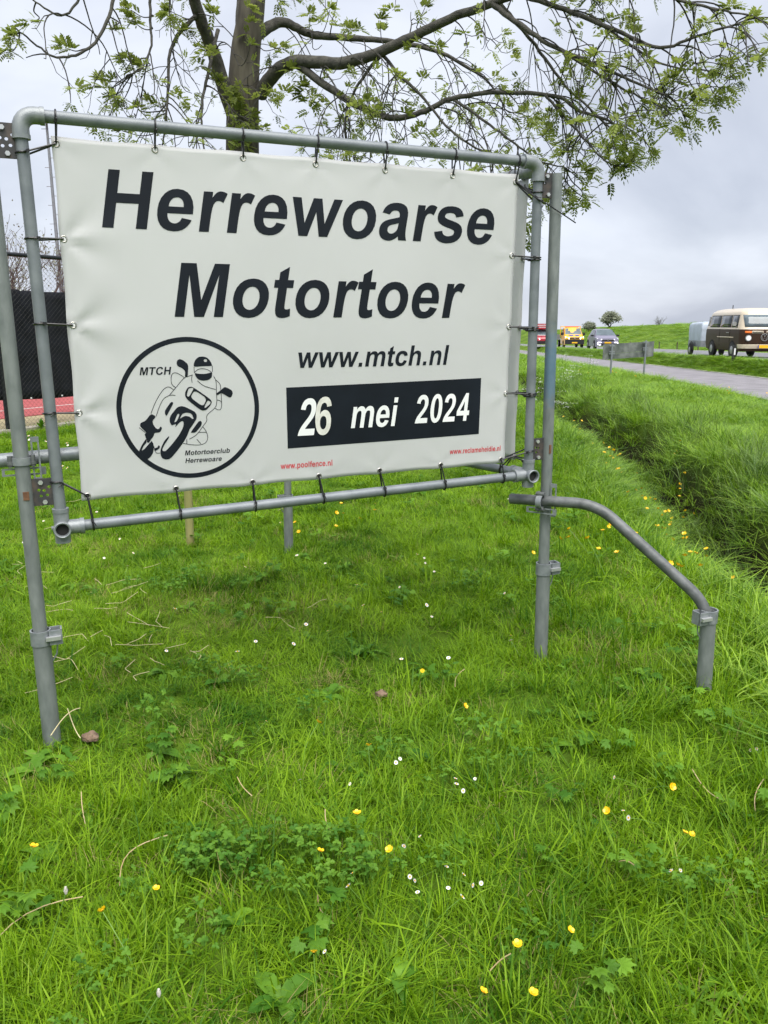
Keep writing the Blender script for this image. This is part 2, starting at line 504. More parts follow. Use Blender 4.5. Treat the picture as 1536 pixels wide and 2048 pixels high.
def corner(c, along):                             # three-way socket with its open bore towards the lawn
    m = MB()
    m.tube([c + Vector((0, 0, 0.07)), c + Vector((0, 0, -0.055))], 0.027, 24)
    m.tube([c, c + along * 0.075], 0.027, 24)
    m.tube([c + along * 0.062, c + along * 0.077], 0.0295, 24)
    m.tube([c + Vector((0, 0, 0.058)), c + Vector((0, 0, 0.072))], 0.029, 24)
    m.disc(c - along * 0.03, along, 0.008, 0.012, 8)
    o = m.build('corner_socket', galv_new, frame)
    q = MB(); q.pipe(c - DN * 0.047, c + DN * 0.02, 0.0285, 0.006); q.ring(c - DN * 0.046, DN, 0.027, 0.004, 24, 8)
    q.build('socket_mouth', galv_new, o)
    MB().disc(c - DN * 0.030, DN, 0.0222, 0.002, 24).build('bore', dark_m, o)  # opaque dark disc, the shade inside the socket put into its colour
corner(bl, DU); corner(br, -DU)
# rear half of the frame, folded back from the road-side upright to the third post
DR = (PB - PR).normalized(); NR = Vector((DR.y, -DR.x, 0))
def rp_(u, v, off=0.0): return tr.copy().xy.to_3d() + DR * (u / 1000.0) + Vector((0, 0, v / 1000.0)) + NR * off
rb0, rb1 = rp_(30, 935), rp_(2020, 935)
rt0, rt1 = rp_(30, 2235), rp_(2020, 2235)
rail(rt0, rt1, 'top_rail'); rail(rb0, rb1, 'bottom_rail')
rail(rt1 + Vector((0, 0, 0.02)), rb1 - Vector((0, 0, 0.03)), 'upright')
for k in (rb0, rt0):
    m = MB(); m.tube([k - DR * 0.03, k + DR * 0.05], 0.027, 24); m.tube([k + DR * 0.04, k + DR * 0.055], 0.029, 24)
    m.build('hinge_socket', galv_new, frame)

# ------------------------------------------------------------------ flat shapes with holes (2D filled curves turned into meshes)
def curve_mesh(name, contours, extrude=0.0, res=6):
    """contours: list of ('poly', pts) or ('bez', [(co, h1, h2), ...]) in metres"""
    cu = bpy.data.curves.new(name, 'CURVE'); cu.dimensions = '2D'; cu.fill_mode = 'BOTH' if extrude == 0 else 'BOTH'
    cu.extrude = extrude; cu.resolution_u = res
    for kind, pts in contours:
        if kind == 'poly':
            s = cu.splines.new('POLY'); s.points.add(len(pts) - 1)
            for p, q in zip(s.points, pts): p.co = (q[0], q[1], 0, 1)
        else:
            s = cu.splines.new('BEZIER'); s.bezier_points.add(len(pts) - 1)
            for p, (co, h1, h2) in zip(s.bezier_points, pts):
                p.handle_left_type = p.handle_right_type = 'FREE'
                p.co = (*co, 0); p.handle_left = (*h1, 0); p.handle_right = (*h2, 0)
        s.use_cyclic_u = True
    ob = bpy.data.objects.new(name, cu); COL.objects.link(ob)
    dg = bpy.context.evaluated_depsgraph_get()
    me = bpy.data.meshes.new_from_object(ob.evaluated_get(dg))
    bpy.data.objects.remove(ob); bpy.data.curves.remove(cu)
    me.name = name
    return me
def link_mesh(name, me, material, parent):
    me.materials.clear(); me.materials.append(material)
    ob = bpy.data.objects.new(name, me); COL.objects.link(ob); ob.parent = parent
    return ob
def circ(x, y, r, n=24): return [(x + r * math.cos(2 * math.pi * k / n), y + r * math.sin(2 * math.pi * k / n)) for k in range(n)]

# ------------------------------------------------------------------ the three ground posts with sleeves, wedge collars and bracket plates
def plate(c, w, h, parent, holes):
    me = curve_mesh('bracket_plate', [('poly', [(-w / 2, -h / 2), (w / 2, -h / 2), (w / 2, h / 2), (-w / 2, h / 2)])] +
                    [('poly', circ(x * w / 2, z * h / 2, 0.0058, 12)) for x, z in holes], extrude=0.004)
    X = Matrix((DU, Vector((0, 0, 1)), -DN)).transposed()
    off = c - world_loc(parent)
    for v in me.vertices: v.co = X @ v.co + off
    o = link_mesh('bracket_plate', me, plate_m, parent)
    for sx, sz in ((-0.15, 0.72), (0.1, -0.74)):
        q = c + DU * sx * w / 2 + Vector((0, 0, sz * h / 2)) - DN * 0.004
        MB().disc(q - DN * 0.004, DN, 0.0085, 0.008, 6).build('bolt', bolt_m, o)
    return o
def collar(c, parent, side, r=0.037, front=-1):
    """welded ring at the top of a ground sleeve, with a bracket and a wedge pin on one side"""
    s = DU * side; f = DN * front
    m = MB()
    n = 24; prof = [(r, -0.028), (r, 0.028), (r - 0.006, 0.028), (r - 0.006, -0.028)]
    rows = []
    for k in range(n):
        a = 2 * math.pi * k / n
        rows.append([c + Vector((math.cos(a) * q, math.sin(a) * q, z)) for q, z in prof])
    rows = [r + [r[0]] for r in rows]; rows.append(rows[0])
    m.grid(rows)
    o = m.build('collar', galv_new, parent)
    R3 = Matrix((s, f, Vector((0, 0, 1)))).transposed()
    q = MB()
    q.box(c + s * (r + 0.014) + f * 0.027, (0.046, 0.006, 0.056), R3)
    q.box(c + s * (r + 0.010) - f * 0.018, (0.040, 0.006, 0.056), R3)
    q.box(c + s * (r + 0.034) + f * 0.006, (0.006, 0.046, 0.056), R3)
    q.build('wedge_housing', galv_new, o)
    MB().box(c + s * (r + 0.006) + f * 0.036, (0.052, 0.016, 0.014), R3).build('wedge_pin', bolt_m, o)
    w = MB(); w.tube([c + s * (r + 0.02) - Vector((0, 0, 0.028)), c + s * (r + 0.012) - Vector((0, 0, 0.075)), c + s * (r - 0.004) - Vector((0, 0, 0.1))], 0.003, 6)
    w.build('chain_link', galv_new, o)
    return o
def ground_post(base, top, coll_v, label, upper_m, side, name='support_post'):
    b = Vector(base); t = thing(name, b, label, 'post', 'posts carrying the banner frame')
    top = Vector(top); ax = (top - b)
    cpt = b + ax * (coll_v / ax.z)
    MB().pipe(b - ax.normalized() * 0.12, cpt + ax.normalized() * 0.012, 0.0325, 0.004).build('ground_sleeve', galv, t)
    MB().pipe(cpt - ax.normalized() * 0.1, top, 0.0252, 0.0035).build('tube', upper_m, t)
    collar(cpt, t, side)
    return t, cpt
def upv(u, v): return bp_(u, v)
pl, _ = ground_post(bp_(0, 0), bp_(-12, 2330), 0.470, 'grey steel post nearest the sports court fence, with a level tube clamped on', galv, 1)
pr, _ = ground_post(bp_(2222, 0), bp_(2186, 2228), 0.467, 'grey steel post with blue paint patch and bent tube clamped on', galv_blue, 1)
pb, _ = ground_post(PB, PB + Vector((0.02, 0.02, 2.2)), 0.40, 'grey steel post standing behind the banner, beside the wooden stake', galv, -1)
H6 = [(-0.35, 0.15), (0.1, 0.1), (-0.2, -0.3), (0.35, -0.25), (0.55, 0.35)]
plate(bp_(44, 2185), 0.086, 0.108, pl, H6); plate(bp_(54, 1016), 0.076, 0.098, pl, H6)
plate(bp_(2140, 2178), 0.062, 0.10, pr, H6[:1]); plate(bp_(2150, 1046), 0.062, 0.10, pr, H6[:3])
q = bp_(-2, 1010, 0.0250); MB().box(q, (0.02, 0.006, 0.03), Matrix((DU, DN, Vector((0, 0, 1)))).transposed()).build('rusty_weld', rust, pl)
q = bp_(2194, 1046, 0.0250); MB().box(q + DU * 0.008, (0.010, 0.006, 0.04), Matrix((DU, DN, Vector((0, 0, 1)))).transposed()).build('rusty_weld', rust, pr)

# bent tube from the road-side post down to its own ground sleeve
SB = Vector((1.417, 3.265, 0)); DB = (SB - PR).normalized(); NB = Vector((-DB.y, DB.x, 0))
OFFB = -NB * 0.052 if (NB.y > 0) else NB * 0.052
bent = thing('bent_support_tube', SB, 'bent dull steel tube sloping from the post down into a short sleeve', 'tube')
def bt(s, z): return PR + DB * s + Vector((0, 0, z)) + OFFB * max(0.0, min(1.0, (0.74 - s) / 0.6))
pts = [bt(-0.172, 0.797), bt(0.12, 0.812)]
for k in range(1, 8):
    a = k / 8
    p0, p1, p2 = bt(0.12, 0.812), bt(0.235, 0.82), bt(0.315, 0.757)
    pts.append(p0 * (1 - a) ** 2 + p1 * 2 * a * (1 - a) + p2 * a * a)
pts += [bt(0.315, 0.757), bt(0.5, 0.61), bt(0.66, 0.482)]
for k in range(1, 7):
    a = k / 7
    p0, p1, p2 = bt(0.66, 0.482), bt(0.725, 0.43), bt(0.738, 0.36)
    pts.append(p0 * (1 - a) ** 2 + p1 * 2 * a * (1 - a) + p2 * a * a)
pts += [bt(0.738, 0.36), bt(0.745, 0.25)]
MB().tube(pts, 0.0245, 24).build('tube', dull, bent)
ctop = bt(0.744, 0.385)
MB().pipe(Vector((SB.x, SB.y, -0.12)), ctop + Vector((0, 0, 0.006)), 0.033, 0.004).build('ground_sleeve', galv, bent)
collar(ctop - Vector((0, 0, 0.01)), bent, -1, r=0.039)

# bent tube of the court-side post: level past the post, then down to its own sleeve
side_off = DN * 0.052
lt = lambda u, v: bp_(u, v) + side_off
base_l = lt(-640, 0)
tie = thing('bent_support_tube', base_l, 'level grey steel tube clamped behind the court-side post, bending down beyond it', 'tube')
pts = [lt(420, 1150), lt(-200, 1125)]
for k in range(1, 8):
    a = k / 8; p0, p1, p2 = lt(-200, 1125), lt(-330, 1120), lt(-390, 1020); pts.append(p0 * (1 - a) ** 2 + p1 * 2 * a * (1 - a) + p2 * a * a)
pts += [lt(-390, 1020), lt(-600, 560), lt(-638, 420), lt(-640, 260)]
MB().tube(pts, 0.0252, 24).build('tube', galv_new, tie)
MB().pipe(base_l - Vector((0, 0, 0.12)), lt(-640, 400), 0.033, 0.004).build('ground_sleeve', galv, tie)
collar(lt(-640, 390), tie, 1, r=0.039)

def coupler(c, ax_a, ax_b, off, label):
    """swivel wedge coupler: one band round each tube, hinge lugs and two slotted wedges"""
    t = thing('scaffold_coupler', c, label, 'coupler')
    ax_a, ax_b, off = Vector(ax_a).normalized(), Vector(ax_b).normalized(), Vector(off)
    cb = c + off
    def band(cc, ax, nm):
        u = ax.orthogonal().normalized(); w = ax.cross(u); rows = []
        for k in range(25):
            a = 2 * math.pi * k / 24; rad = u * math.cos(a) + w * math.sin(a)
            rows.append([cc + rad * q + ax * z for q, z in ((0.0265, -0.013), (0.0315, -0.013), (0.0315, 0.013), (0.0265, 0.013), (0.0265, -0.013))])
        return MB().grid(rows).build(nm, galv_new, t)
    band(c, ax_a, 'band'); band(cb, ax_b, 'band')
    on = off.normalized()
    for sgn in (-1, 1):
        for axx, cc, perp in ((ax_a, c, ax_b), (ax_b, cb, ax_a)):
            p = cc + perp * sgn * 0.036
            m = MB(); m.tube([p - axx * 0.02, p + axx * 0.02], 0.0095, 10); m.tube([p - axx * 0.012, p - axx * 0.002], 0.013, 10)
            m.build('hinge_lug', dull, t)
    def wedge(p, long, flatn, L):
        a = long.normalized(); b = flatn.cross(a).normalized(); R3 = Matrix((a, b, flatn.normalized())).transposed(); m = MB()
        m.box(p + b * 0.011, (L, 0.006, 0.004), R3); m.box(p - b * 0.011, (L, 0.006, 0.004), R3)
        m.box(p + a * (L / 2 + 0.008), (0.018, 0.028, 0.0042), R3); m.box(p - a * (L / 2 + 0.004), (0.01, 0.028, 0.0042), R3)
        m.build('wedge', galv_new, t)
    wedge(c + ax_b * 0.048 + on * 0.012, ax_a, on, 0.13)
    wedge(cb - ax_a * 0.045 - on * 0.01, ax_b, on, 0.12)
    return t
cl = bp_(-6, 1132); coupler(cl, (0, 0, 1), DU, side_off, 'wedge coupler clamping the level tube to the court-side post')
cr = bp_(2200, 805); cr_off = OFFB * 1.0
coupler(cr, (0, 0, 1), DB, cr_off, 'wedge coupler clamping the bent tube to the blue-patched post')

# ------------------------------------------------------------------ lettering: own bold sans glyph outlines (2048 units per em)
def cub(d):
    """'M x y L x y C x1 y1 x2 y2 x y ... Z' -> bezier contours"""
    out, tok, i, cur = [], d.split(), 0, None
    num = lambda k: [float(x) for x in tok[k:]]
    pts, seg = None, None
    while i < len(tok):
        c = tok[i]
        if c == 'M':
            pts = [[(float(tok[i + 1]), float(tok[i + 2])), None, None]]; i += 3
        elif c == 'L':
            p = (float(tok[i + 1]), float(tok[i + 2])); q = pts[-1][0]
            pts[-1][2] = (q[0] + (p[0] - q[0]) / 3, q[1] + (p[1] - q[1]) / 3)
            pts.append([p, (p[0] + (q[0] - p[0]) / 3, p[1] + (q[1] - p[1]) / 3), None]); i += 3
        elif c == 'C':
            a = [float(x) for x in tok[i + 1:i + 7]]
            pts[-1][2] = (a[0], a[1]); pts.append([(a[4], a[5]), (a[2], a[3]), None]); i += 7
        elif c == 'Z':
            if abs(pts[0][0][0] - pts[-1][0][0]) + abs(pts[0][0][1] - pts[-1][0][1]) < 1:
                pts[0][1] = pts[-1][1]; pts.pop()
            else:
                p, q = pts[0][0], pts[-1][0]
                pts[-1][2] = (q[0] + (p[0] - q[0]) / 3, q[1] + (p[1] - q[1]) / 3)
                pts[0][1] = (p[0] + (q[0] - p[0]) / 3, p[1] + (q[1] - p[1]) / 3)
            out.append([tuple(x) for x in pts]); i += 1
    return out
def oval(cx, cy, rx, ry, k=0.60):
    return (f'M {cx+rx} {cy} C {cx+rx} {cy+k*ry} {cx+k*rx} {cy+ry} {cx} {cy+ry} C {cx-k*rx} {cy+ry} {cx-rx} {cy+k*ry} {cx-rx} {cy} '
            f'C {cx-rx} {cy-k*ry} {cx-k*rx} {cy-ry} {cx} {cy-ry} C {cx+k*rx} {cy-ry} {cx+rx} {cy-k*ry} {cx+rx} {cy} Z')
def pol(*p):
    s = f'M {p[0]} {p[1]}'
    for i in range(2, len(p), 2): s += f' L {p[i]} {p[i+1]}'
    return s + ' Z'
_n = 'L 404 {t} C 500 1030 620 1086 750 1086 C 990 1086 1113 940 1113 660 L 1113 0 L 832 0 L 832 542 C 832 790 790 870 660 870 C 490 870 424 740 424 481 L 424 0 L 143 0 Z'
GL = {
 'H': (1479, [pol(150,0,150,1466,446,1466,446,889,1033,889,1033,1466,1329,1466,1329,0,1033,0,1033,641,446,641,446,0)]),
 'M': (1706, [pol(145,0,145,1466,588,1466,854,466,1117,1466,1561,1466,1561,0,1286,0,1286,1154,995,0,710,0,420,1154,420,0)]),
 'T': (1251, [pol(478,0,478,1218,43,1218,43,1466,1209,1466,1209,1218,774,1218,774,0)]),
 'C': (1479, ['M 1087 539 L 1374 448 C 1300 130 1100 -25 802 -25 C 370 -25 97 270 97 718 C 97 1200 380 1491 820 1491 C 1110 1491 1300 1330 1365 1059 L 1072 989 C 1035 1150 940 1238 805 1238 C 560 1238 400 1070 400 735 C 400 390 555 228 800 228 C 945 228 1045 330 1087 539 Z']),
 'o': (1251, [oval(626,531,544,555), oval(626,531,256,327,.58)]),
 'e': (1139, ['M 762 338 L 1042 291 C 988 137 860 -24 578 -24 C 230 -24 70 200 70 527 C 70 880 280 1086 556 1086 C 880 1086 1070 860 1060 444 L 356 444 C 360 280 455 186 574 186 C 665 186 730 235 762 338 Z', 'M 778 622 C 774 780 685 866 571 866 C 450 866 366 770 366 622 Z']),
 'r': (797, ['M 424 0 L 143 0 L 143 1062 L 404 1062 L 404 911 C 470 1018 525 1086 625 1086 C 695 1086 760 1066 820 1030 L 733 785 C 685 816 640 832 600 832 C 470 832 424 720 424 328 Z']),
 'w': (1593, [pol(344,0,7,1062,280,1062,478,366,660,1062,931,1062,1107,366,1309,1062,1586,1062,1250,0,979,0,797,679,618,0)]),
 'a': (1139, ['M 357 738 L 102 784 C 145 960 270 1086 560 1086 C 850 1086 980 960 980 720 L 977 392 C 977 200 1000 110 1050 0 L 772 0 C 755 40 748 80 740 115 C 640 20 540 -24 420 -24 C 200 -24 70 110 70 290 C 70 470 190 560 420 610 C 560 636 640 655 696 680 L 696 708 C 696 810 650 860 540 860 C 440 860 385 820 357 738 Z', 'M 696 500 C 640 480 570 465 500 450 C 400 428 350 390 350 315 C 350 240 405 186 485 186 C 560 186 640 235 675 310 C 696 365 696 420 696 500 Z']),
 's': (1139, ['M 48 303 L 330 346 C 350 250 430 190 555 190 C 690 190 762 235 762 310 C 762 360 730 390 600 420 C 260 500 85 560 85 770 C 85 950 220 1086 530 1086 C 820 1086 960 990 1010 810 L 745 761 C 720 845 650 886 540 886 C 400 886 338 850 338 790 C 338 735 385 710 650 650 C 920 590 1050 500 1050 322 C 1050 130 880 -24 555 -24 C 260 -24 90 95 48 303 Z']),
 't': (682, ['M 634 1062 L 634 838 L 442 838 L 442 410 C 442 270 450 225 510 225 C 550 225 590 235 634 252 L 658 34 C 590 5 510 -24 420 -24 C 230 -24 161 60 161 300 L 161 838 L 32 838 L 32 1062 L 161 1062 L 161 1273 L 442 1437 L 442 1062 Z']),
 'm': (1821, ['M 126 1062 L 385 1062 L 385 917 C 478 1030 580 1086 710 1086 C 850 1086 950 1030 1013 915 C 1105 1030 1210 1086 1335 1086 C 1560 1086 1690 960 1690 680 L 1690 0 L 1409 0 L 1409 607 C 1409 800 1370 862 1260 862 C 1110 862 1049 740 1049 510 L 1049 0 L 768 0 L 768 582 C 768 800 740 862 622 862 C 470 862 407 750 407 525 L 407 0 L 126 0 Z']),
 'n': (1251, ['M 143 1062 L 404 1062 ' + _n.format(t=906)]),
 'h': (1251, ['M 143 1466 L 424 1466 L 424 927 ' + _n.format(t=0)[8:]]),
 'l': (569, [pol(143,0,143,1466,424,1466,424,0)]),
 'i': (569, [pol(143,0,143,1062,424,1062,424,0), pol(143,1206,143,1466,424,1466,424,1206)]),
 '.': (569, [pol(147,0,147,281,428,281,428,0)]),
 'c': (1139, ['M 1073 748 C 1040 960 890 1086 600 1086 C 270 1086 80 880 80 528 C 80 180 270 -24 590 -24 C 880 -24 1030 110 1085 362 L 809 409 C 785 270 710 206 600 206 C 440 206 368 320 368 540 C 368 750 450 856 600 856 C 710 856 775 800 796 698 Z']),
 'b': (1251, ['M 135 0 L 135 1466 L 416 1466 L 416 938 C 500 1035 610 1086 721 1086 C 990 1086 1165 880 1165 541 C 1165 190 980 -24 728 -24 C 600 -24 480 40 396 156 L 396 0 Z', 'M 414 554 C 414 330 490 199 645 199 C 790 199 878 320 878 523 C 878 760 790 870 640 870 C 495 870 414 770 414 554 Z']),
 'f': (682, ['M 24 1062 L 180 1062 L 180 1142 C 180 1380 280 1491 500 1491 C 580 1491 660 1478 720 1458 L 682 1262 C 640 1275 600 1280 565 1280 C 490 1280 461 1245 461 1145 L 461 1062 L 671 1062 L 671 841 L 461 841 L 461 0 L 180 0 L 180 841 L 24 841 Z']),
 '0': (1139, [oval(562,733,478,757,.62), oval(562,733,192,530,.62)]),
 '2': (1139, ['M 1034 261 L 1034 0 L 50 0 C 70 200 160 330 400 552 C 640 770 712 860 712 1010 C 712 1170 650 1238 545 1238 C 430 1238 365 1160 355 1010 L 75 1038 C 100 1330 290 1471 552 1471 C 830 1471 993 1300 993 1060 C 993 850 900 700 640 464 C 510 345 470 300 440 261 Z']),
 '4': (1139, [pol(638,0,638,295,38,295,38,541,674,1472,910,1472,910,542,1092,542,1092,295,910,295,910,0), pol(638,542,638,1043,301,542)]),
 '6': (1139, ['M 1034 1108 C 1000 1340 840 1472 620 1472 C 270 1472 76 1200 76 716 C 76 230 270 -25 600 -25 C 860 -25 1055 170 1055 474 C 1055 780 880 959 650 959 C 530 959 430 905 350 800 C 355 1100 440 1240 580 1240 C 680 1240 745 1190 762 1076 Z', 'M 375 500 C 375 320 470 206 585 206 C 700 206 776 290 776 455 C 776 640 690 726 570 726 C 455 726 375 640 375 500 Z']),
}
GLY = {k: (a, [c for d in ds for c in cub(d)]) for k, (a, ds) in GL.items()}
def _xf(src, fn): return [[tuple(fn(*p) for p in pt) for pt in c] for c in src]
GLY['u'] = (1251, _xf(GLY['n'][1], lambda x, y: (1251 - x, 1062 - y)))
GLY['d'] = (1251, _xf(GLY['b'][1], lambda x, y: (1251 - x, y)))
GLY['p'] = (1251, _xf(GLY['b'][1], lambda x, y: (x, 1062 - y)))
GLY[' '] = (569, [])
def text_contours(text, x0, x1, base, cap, slant=0.0):
    """lay a line of glyphs so that its ink runs from x0 to x1 (mm), baseline 'base', capital height 'cap'; metres out"""
    k = cap / 1466.0; pen = 0; cs = []
    for ch in text:
        a, c = GLY[ch]
        cs += _xf(c, lambda x, y, p=pen: (x + p + slant * y / (1.0), y)); pen += a
    xs = [pt[0][0] for c in cs for pt in c]
    lo, hi = min(xs), max(xs); sx = (x1 - x0) / (hi - lo)
    return [('bez', c) for c in _xf(cs, lambda x, y: ((x0 + (x - lo) * sx) / 1000.0, (base + y * k) / 1000.0))]

# ------------------------------------------------------------------ banner sheet
EYE_T = [(199, 2188), (519, 2195), (829, 2190), (1105, 2189), (1390, 2188), (1686, 2187), (1981, 2182)]
EYE_L = [(197, 1886), (203, 1600), (198, 1293)]
EYE_B = [(202, 989), (521, 991), (819, 994), (1096, 998), (1365, 1002), (1653, 1006), (1958, 1010)]
EYE_R = [(1976, 1888), (1975, 1592), (1973, 1305)]
EYELETS = EYE_T + EYE_L + EYE_B + EYE_R
CRN = [(184, 2211), (1997, 2213), (1977, 994), (181, 972)]
def sheet_uv(s, t):
    """s 0..1 left to right, t 0..1 bottom to top; the hem is pulled out at each eyelet and sags between"""
    a = lerp2(CRN[3], CRN[2], s); b = lerp2(CRN[0], CRN[1], s); u, v = lerp2(a, b, t)
    u += 4 * math.exp(-s * 45) * math.sin(t * math.pi * 4) ** 2 - 3 * math.exp(-(1 - s) * 45) * math.sin(t * math.pi * 4) ** 2
    v += 4 * math.exp(-t * 30) * math.sin(s * math.pi * 6) ** 2 - 4 * math.exp(-(1 - t) * 30) * math.sin(s * math.pi * 6) ** 2
    return u, v
def sheet_d(u, v):
    """out-of-plane relief in metres: a slight belly plus creases running from the ties"""
    d = 0.012 * math.sin((u - 180) / 1800 * math.pi) * math.sin((v - 980) / 1230 * math.pi)
    d += 0.0022 * math.sin(u / 160.0 + v / 260.0)
    for k, (eu, ev) in enumerate(EYELETS):
        du, dv = u - eu, v - ev; r = math.hypot(du, dv)
        if r < 420:
            a = math.atan2(dv, du)
            d += (0.0078 if (7 <= k < 10) else 0.0032) * math.exp(-r / (95.0 if 7 <= k < 10 else 62.0)) * min(1, r / 30) * math.cos(5 * a + k * 1.7)
    return d
pvc = mat('white_banner_vinyl', (0.64, 0.648, 0.655), rough=0.48, var=0.03, scale=3, bump=0.04, bscale=7)
def pvc_light():
    n, l = pvc.node_tree.nodes, pvc.node_tree.links
    tr = n.new('ShaderNodeBsdfTranslucent'); tr.inputs['Color'].default_value = (0.8, 0.8, 0.78, 1)
    mx = n.new('ShaderNodeMixShader'); mx.inputs['Fac'].default_value = 0.28
    l.new(n['Principled BSDF'].outputs[0], mx.inputs[1]); l.new(tr.outputs[0], mx.inputs[2])
    l.new(mx.outputs[0], n['Material Output'].inputs['Surface'])
pvc_light()
ink = mat('black_vinyl_film', (0.007, 0.010, 0.016), rough=0.55, var=0.2, scale=8, spec=0.2)
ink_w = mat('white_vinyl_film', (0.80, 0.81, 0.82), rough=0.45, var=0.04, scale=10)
ink_worn = mat('yellowed_vinyl_film', (0.60, 0.59, 0.54), rough=0.5, scale=45, col2=(0.74, 0.73, 0.69))
ink_r = mat('red_vinyl_film', (0.55, 0.04, 0.055), rough=0.45, var=0.1)
brass = mat('nickel_eyelet', (0.42, 0.41, 0.38), rough=0.3, metal=0.8, var=0.2, scale=60)

banner = thing('banner', bp_(1090, 980), 'white banner with black lettering, motorcycle logo and black date panel', 'banner')
ORG = world_loc(banner)
def sheet(name, parent, P, NXn=110, NYn=76, thick=0.0012):
    rows = []
    for j in range(NYn + 1):
        rows.append([P(*sheet_uv(i / NXn, j / NYn)) for i in range(NXn + 1)])
    o = MB().grid(rows).build(name, pvc, parent)
    so = o.modifiers.new('thickness', 'SOLIDIFY'); so.thickness = thick; so.offset = 0
    return o
sh = sheet('sheet', banner, lambda u, v: bp_(u, v, sheet_d(u, v)))
def flat_on_banner(name, contours, off, material, parent, res=6):
    me = curve_mesh(name, contours, res=res)
    o0 = world_loc(parent)
    bm = bmesh.new(); bm.from_mesh(me)
    bmesh.ops.triangulate(bm, faces=bm.faces[:])
    for _ in range(7):
        long = [e for e in bm.edges if e.calc_length() > 0.03]
        if not long: break
        bmesh.ops.subdivide_edges(bm, edges=long, cuts=1, use_grid_fill=False)
        bmesh.ops.triangulate(bm, faces=bm.faces[:])
    for v in bm.verts:
        u, w = v.co.x * 1000, v.co.y * 1000
        v.co = bp_(u, w, sheet_d(u, w) + off) - o0
    bm.normal_update(); bm.to_mesh(me); bm.free()
    return link_mesh(name, me, material, parent)
IT = 0.19
def words(text, x0, x1, base, cap, material=ink, slant=IT, off=0.0016, label=None):
    o = flat_on_banner('lettering', text_contours(text, x0, x1, base, cap, slant), off, material, banner)
    if label: o['label'] = label
    return o
words('Herrewoarse', 324, 1882, 1929, 191, label='large black italic heading')
words('Motortoer', 552, 1754, 1629, 190, label='second line of the black heading')
words('www.mtch.nl', 1017, 1683, 1436, 82, label='black italic web address')
pan = flat_on_banner('date_panel', [('poly', [(0.965, 1.361), (1.844, 1.376), (1.839, 1.132), (0.966, 1.119)])], 0.0012, ink, banner)
pan['label'] = 'black date panel'
words('2', 1008, 1087, 1168, 148, ink_w, off=0.0026, label='white day numeral')
words('6', 1083, 1152, 1168, 152, ink_worn, 0.10, off=0.0026, label='yellowed replacement numeral')
words('mei', 1235, 1446, 1188, 119, ink_w, off=0.0026, label='white month name')
words('2024', 1523, 1787, 1194, 119, ink_w, 0.14, off=0.0026, label='white year')
words('www.poolfence.nl', 935, 1154, 1038, 24, ink_r, 0.0, label='small red web address')
words('www.reclameheidie.nl', 1695, 1954, 1051, 23, ink_r, 0.0, label='small red web address')
words('MTCH', 415, 529, 1422, 28, label='club initials')
words('Motortoerclub', 561, 733, 1118, 18, label='club name')
words('Herrewoare', 561, 700, 1088, 18, label='club name')
logo = flat_on_banner('logo_ring', [('poly', [(x / 1000, y / 1000) for x, y in circ(590, 1293, 264.5, 96)]), ('poly', [(x / 1000, y / 1000) for x, y in circ(590, 1293, 246.5, 96)])], 0.0012, ink, banner)
def mmp(p): return [(x / 1000.0, y / 1000.0) for x, y in p]
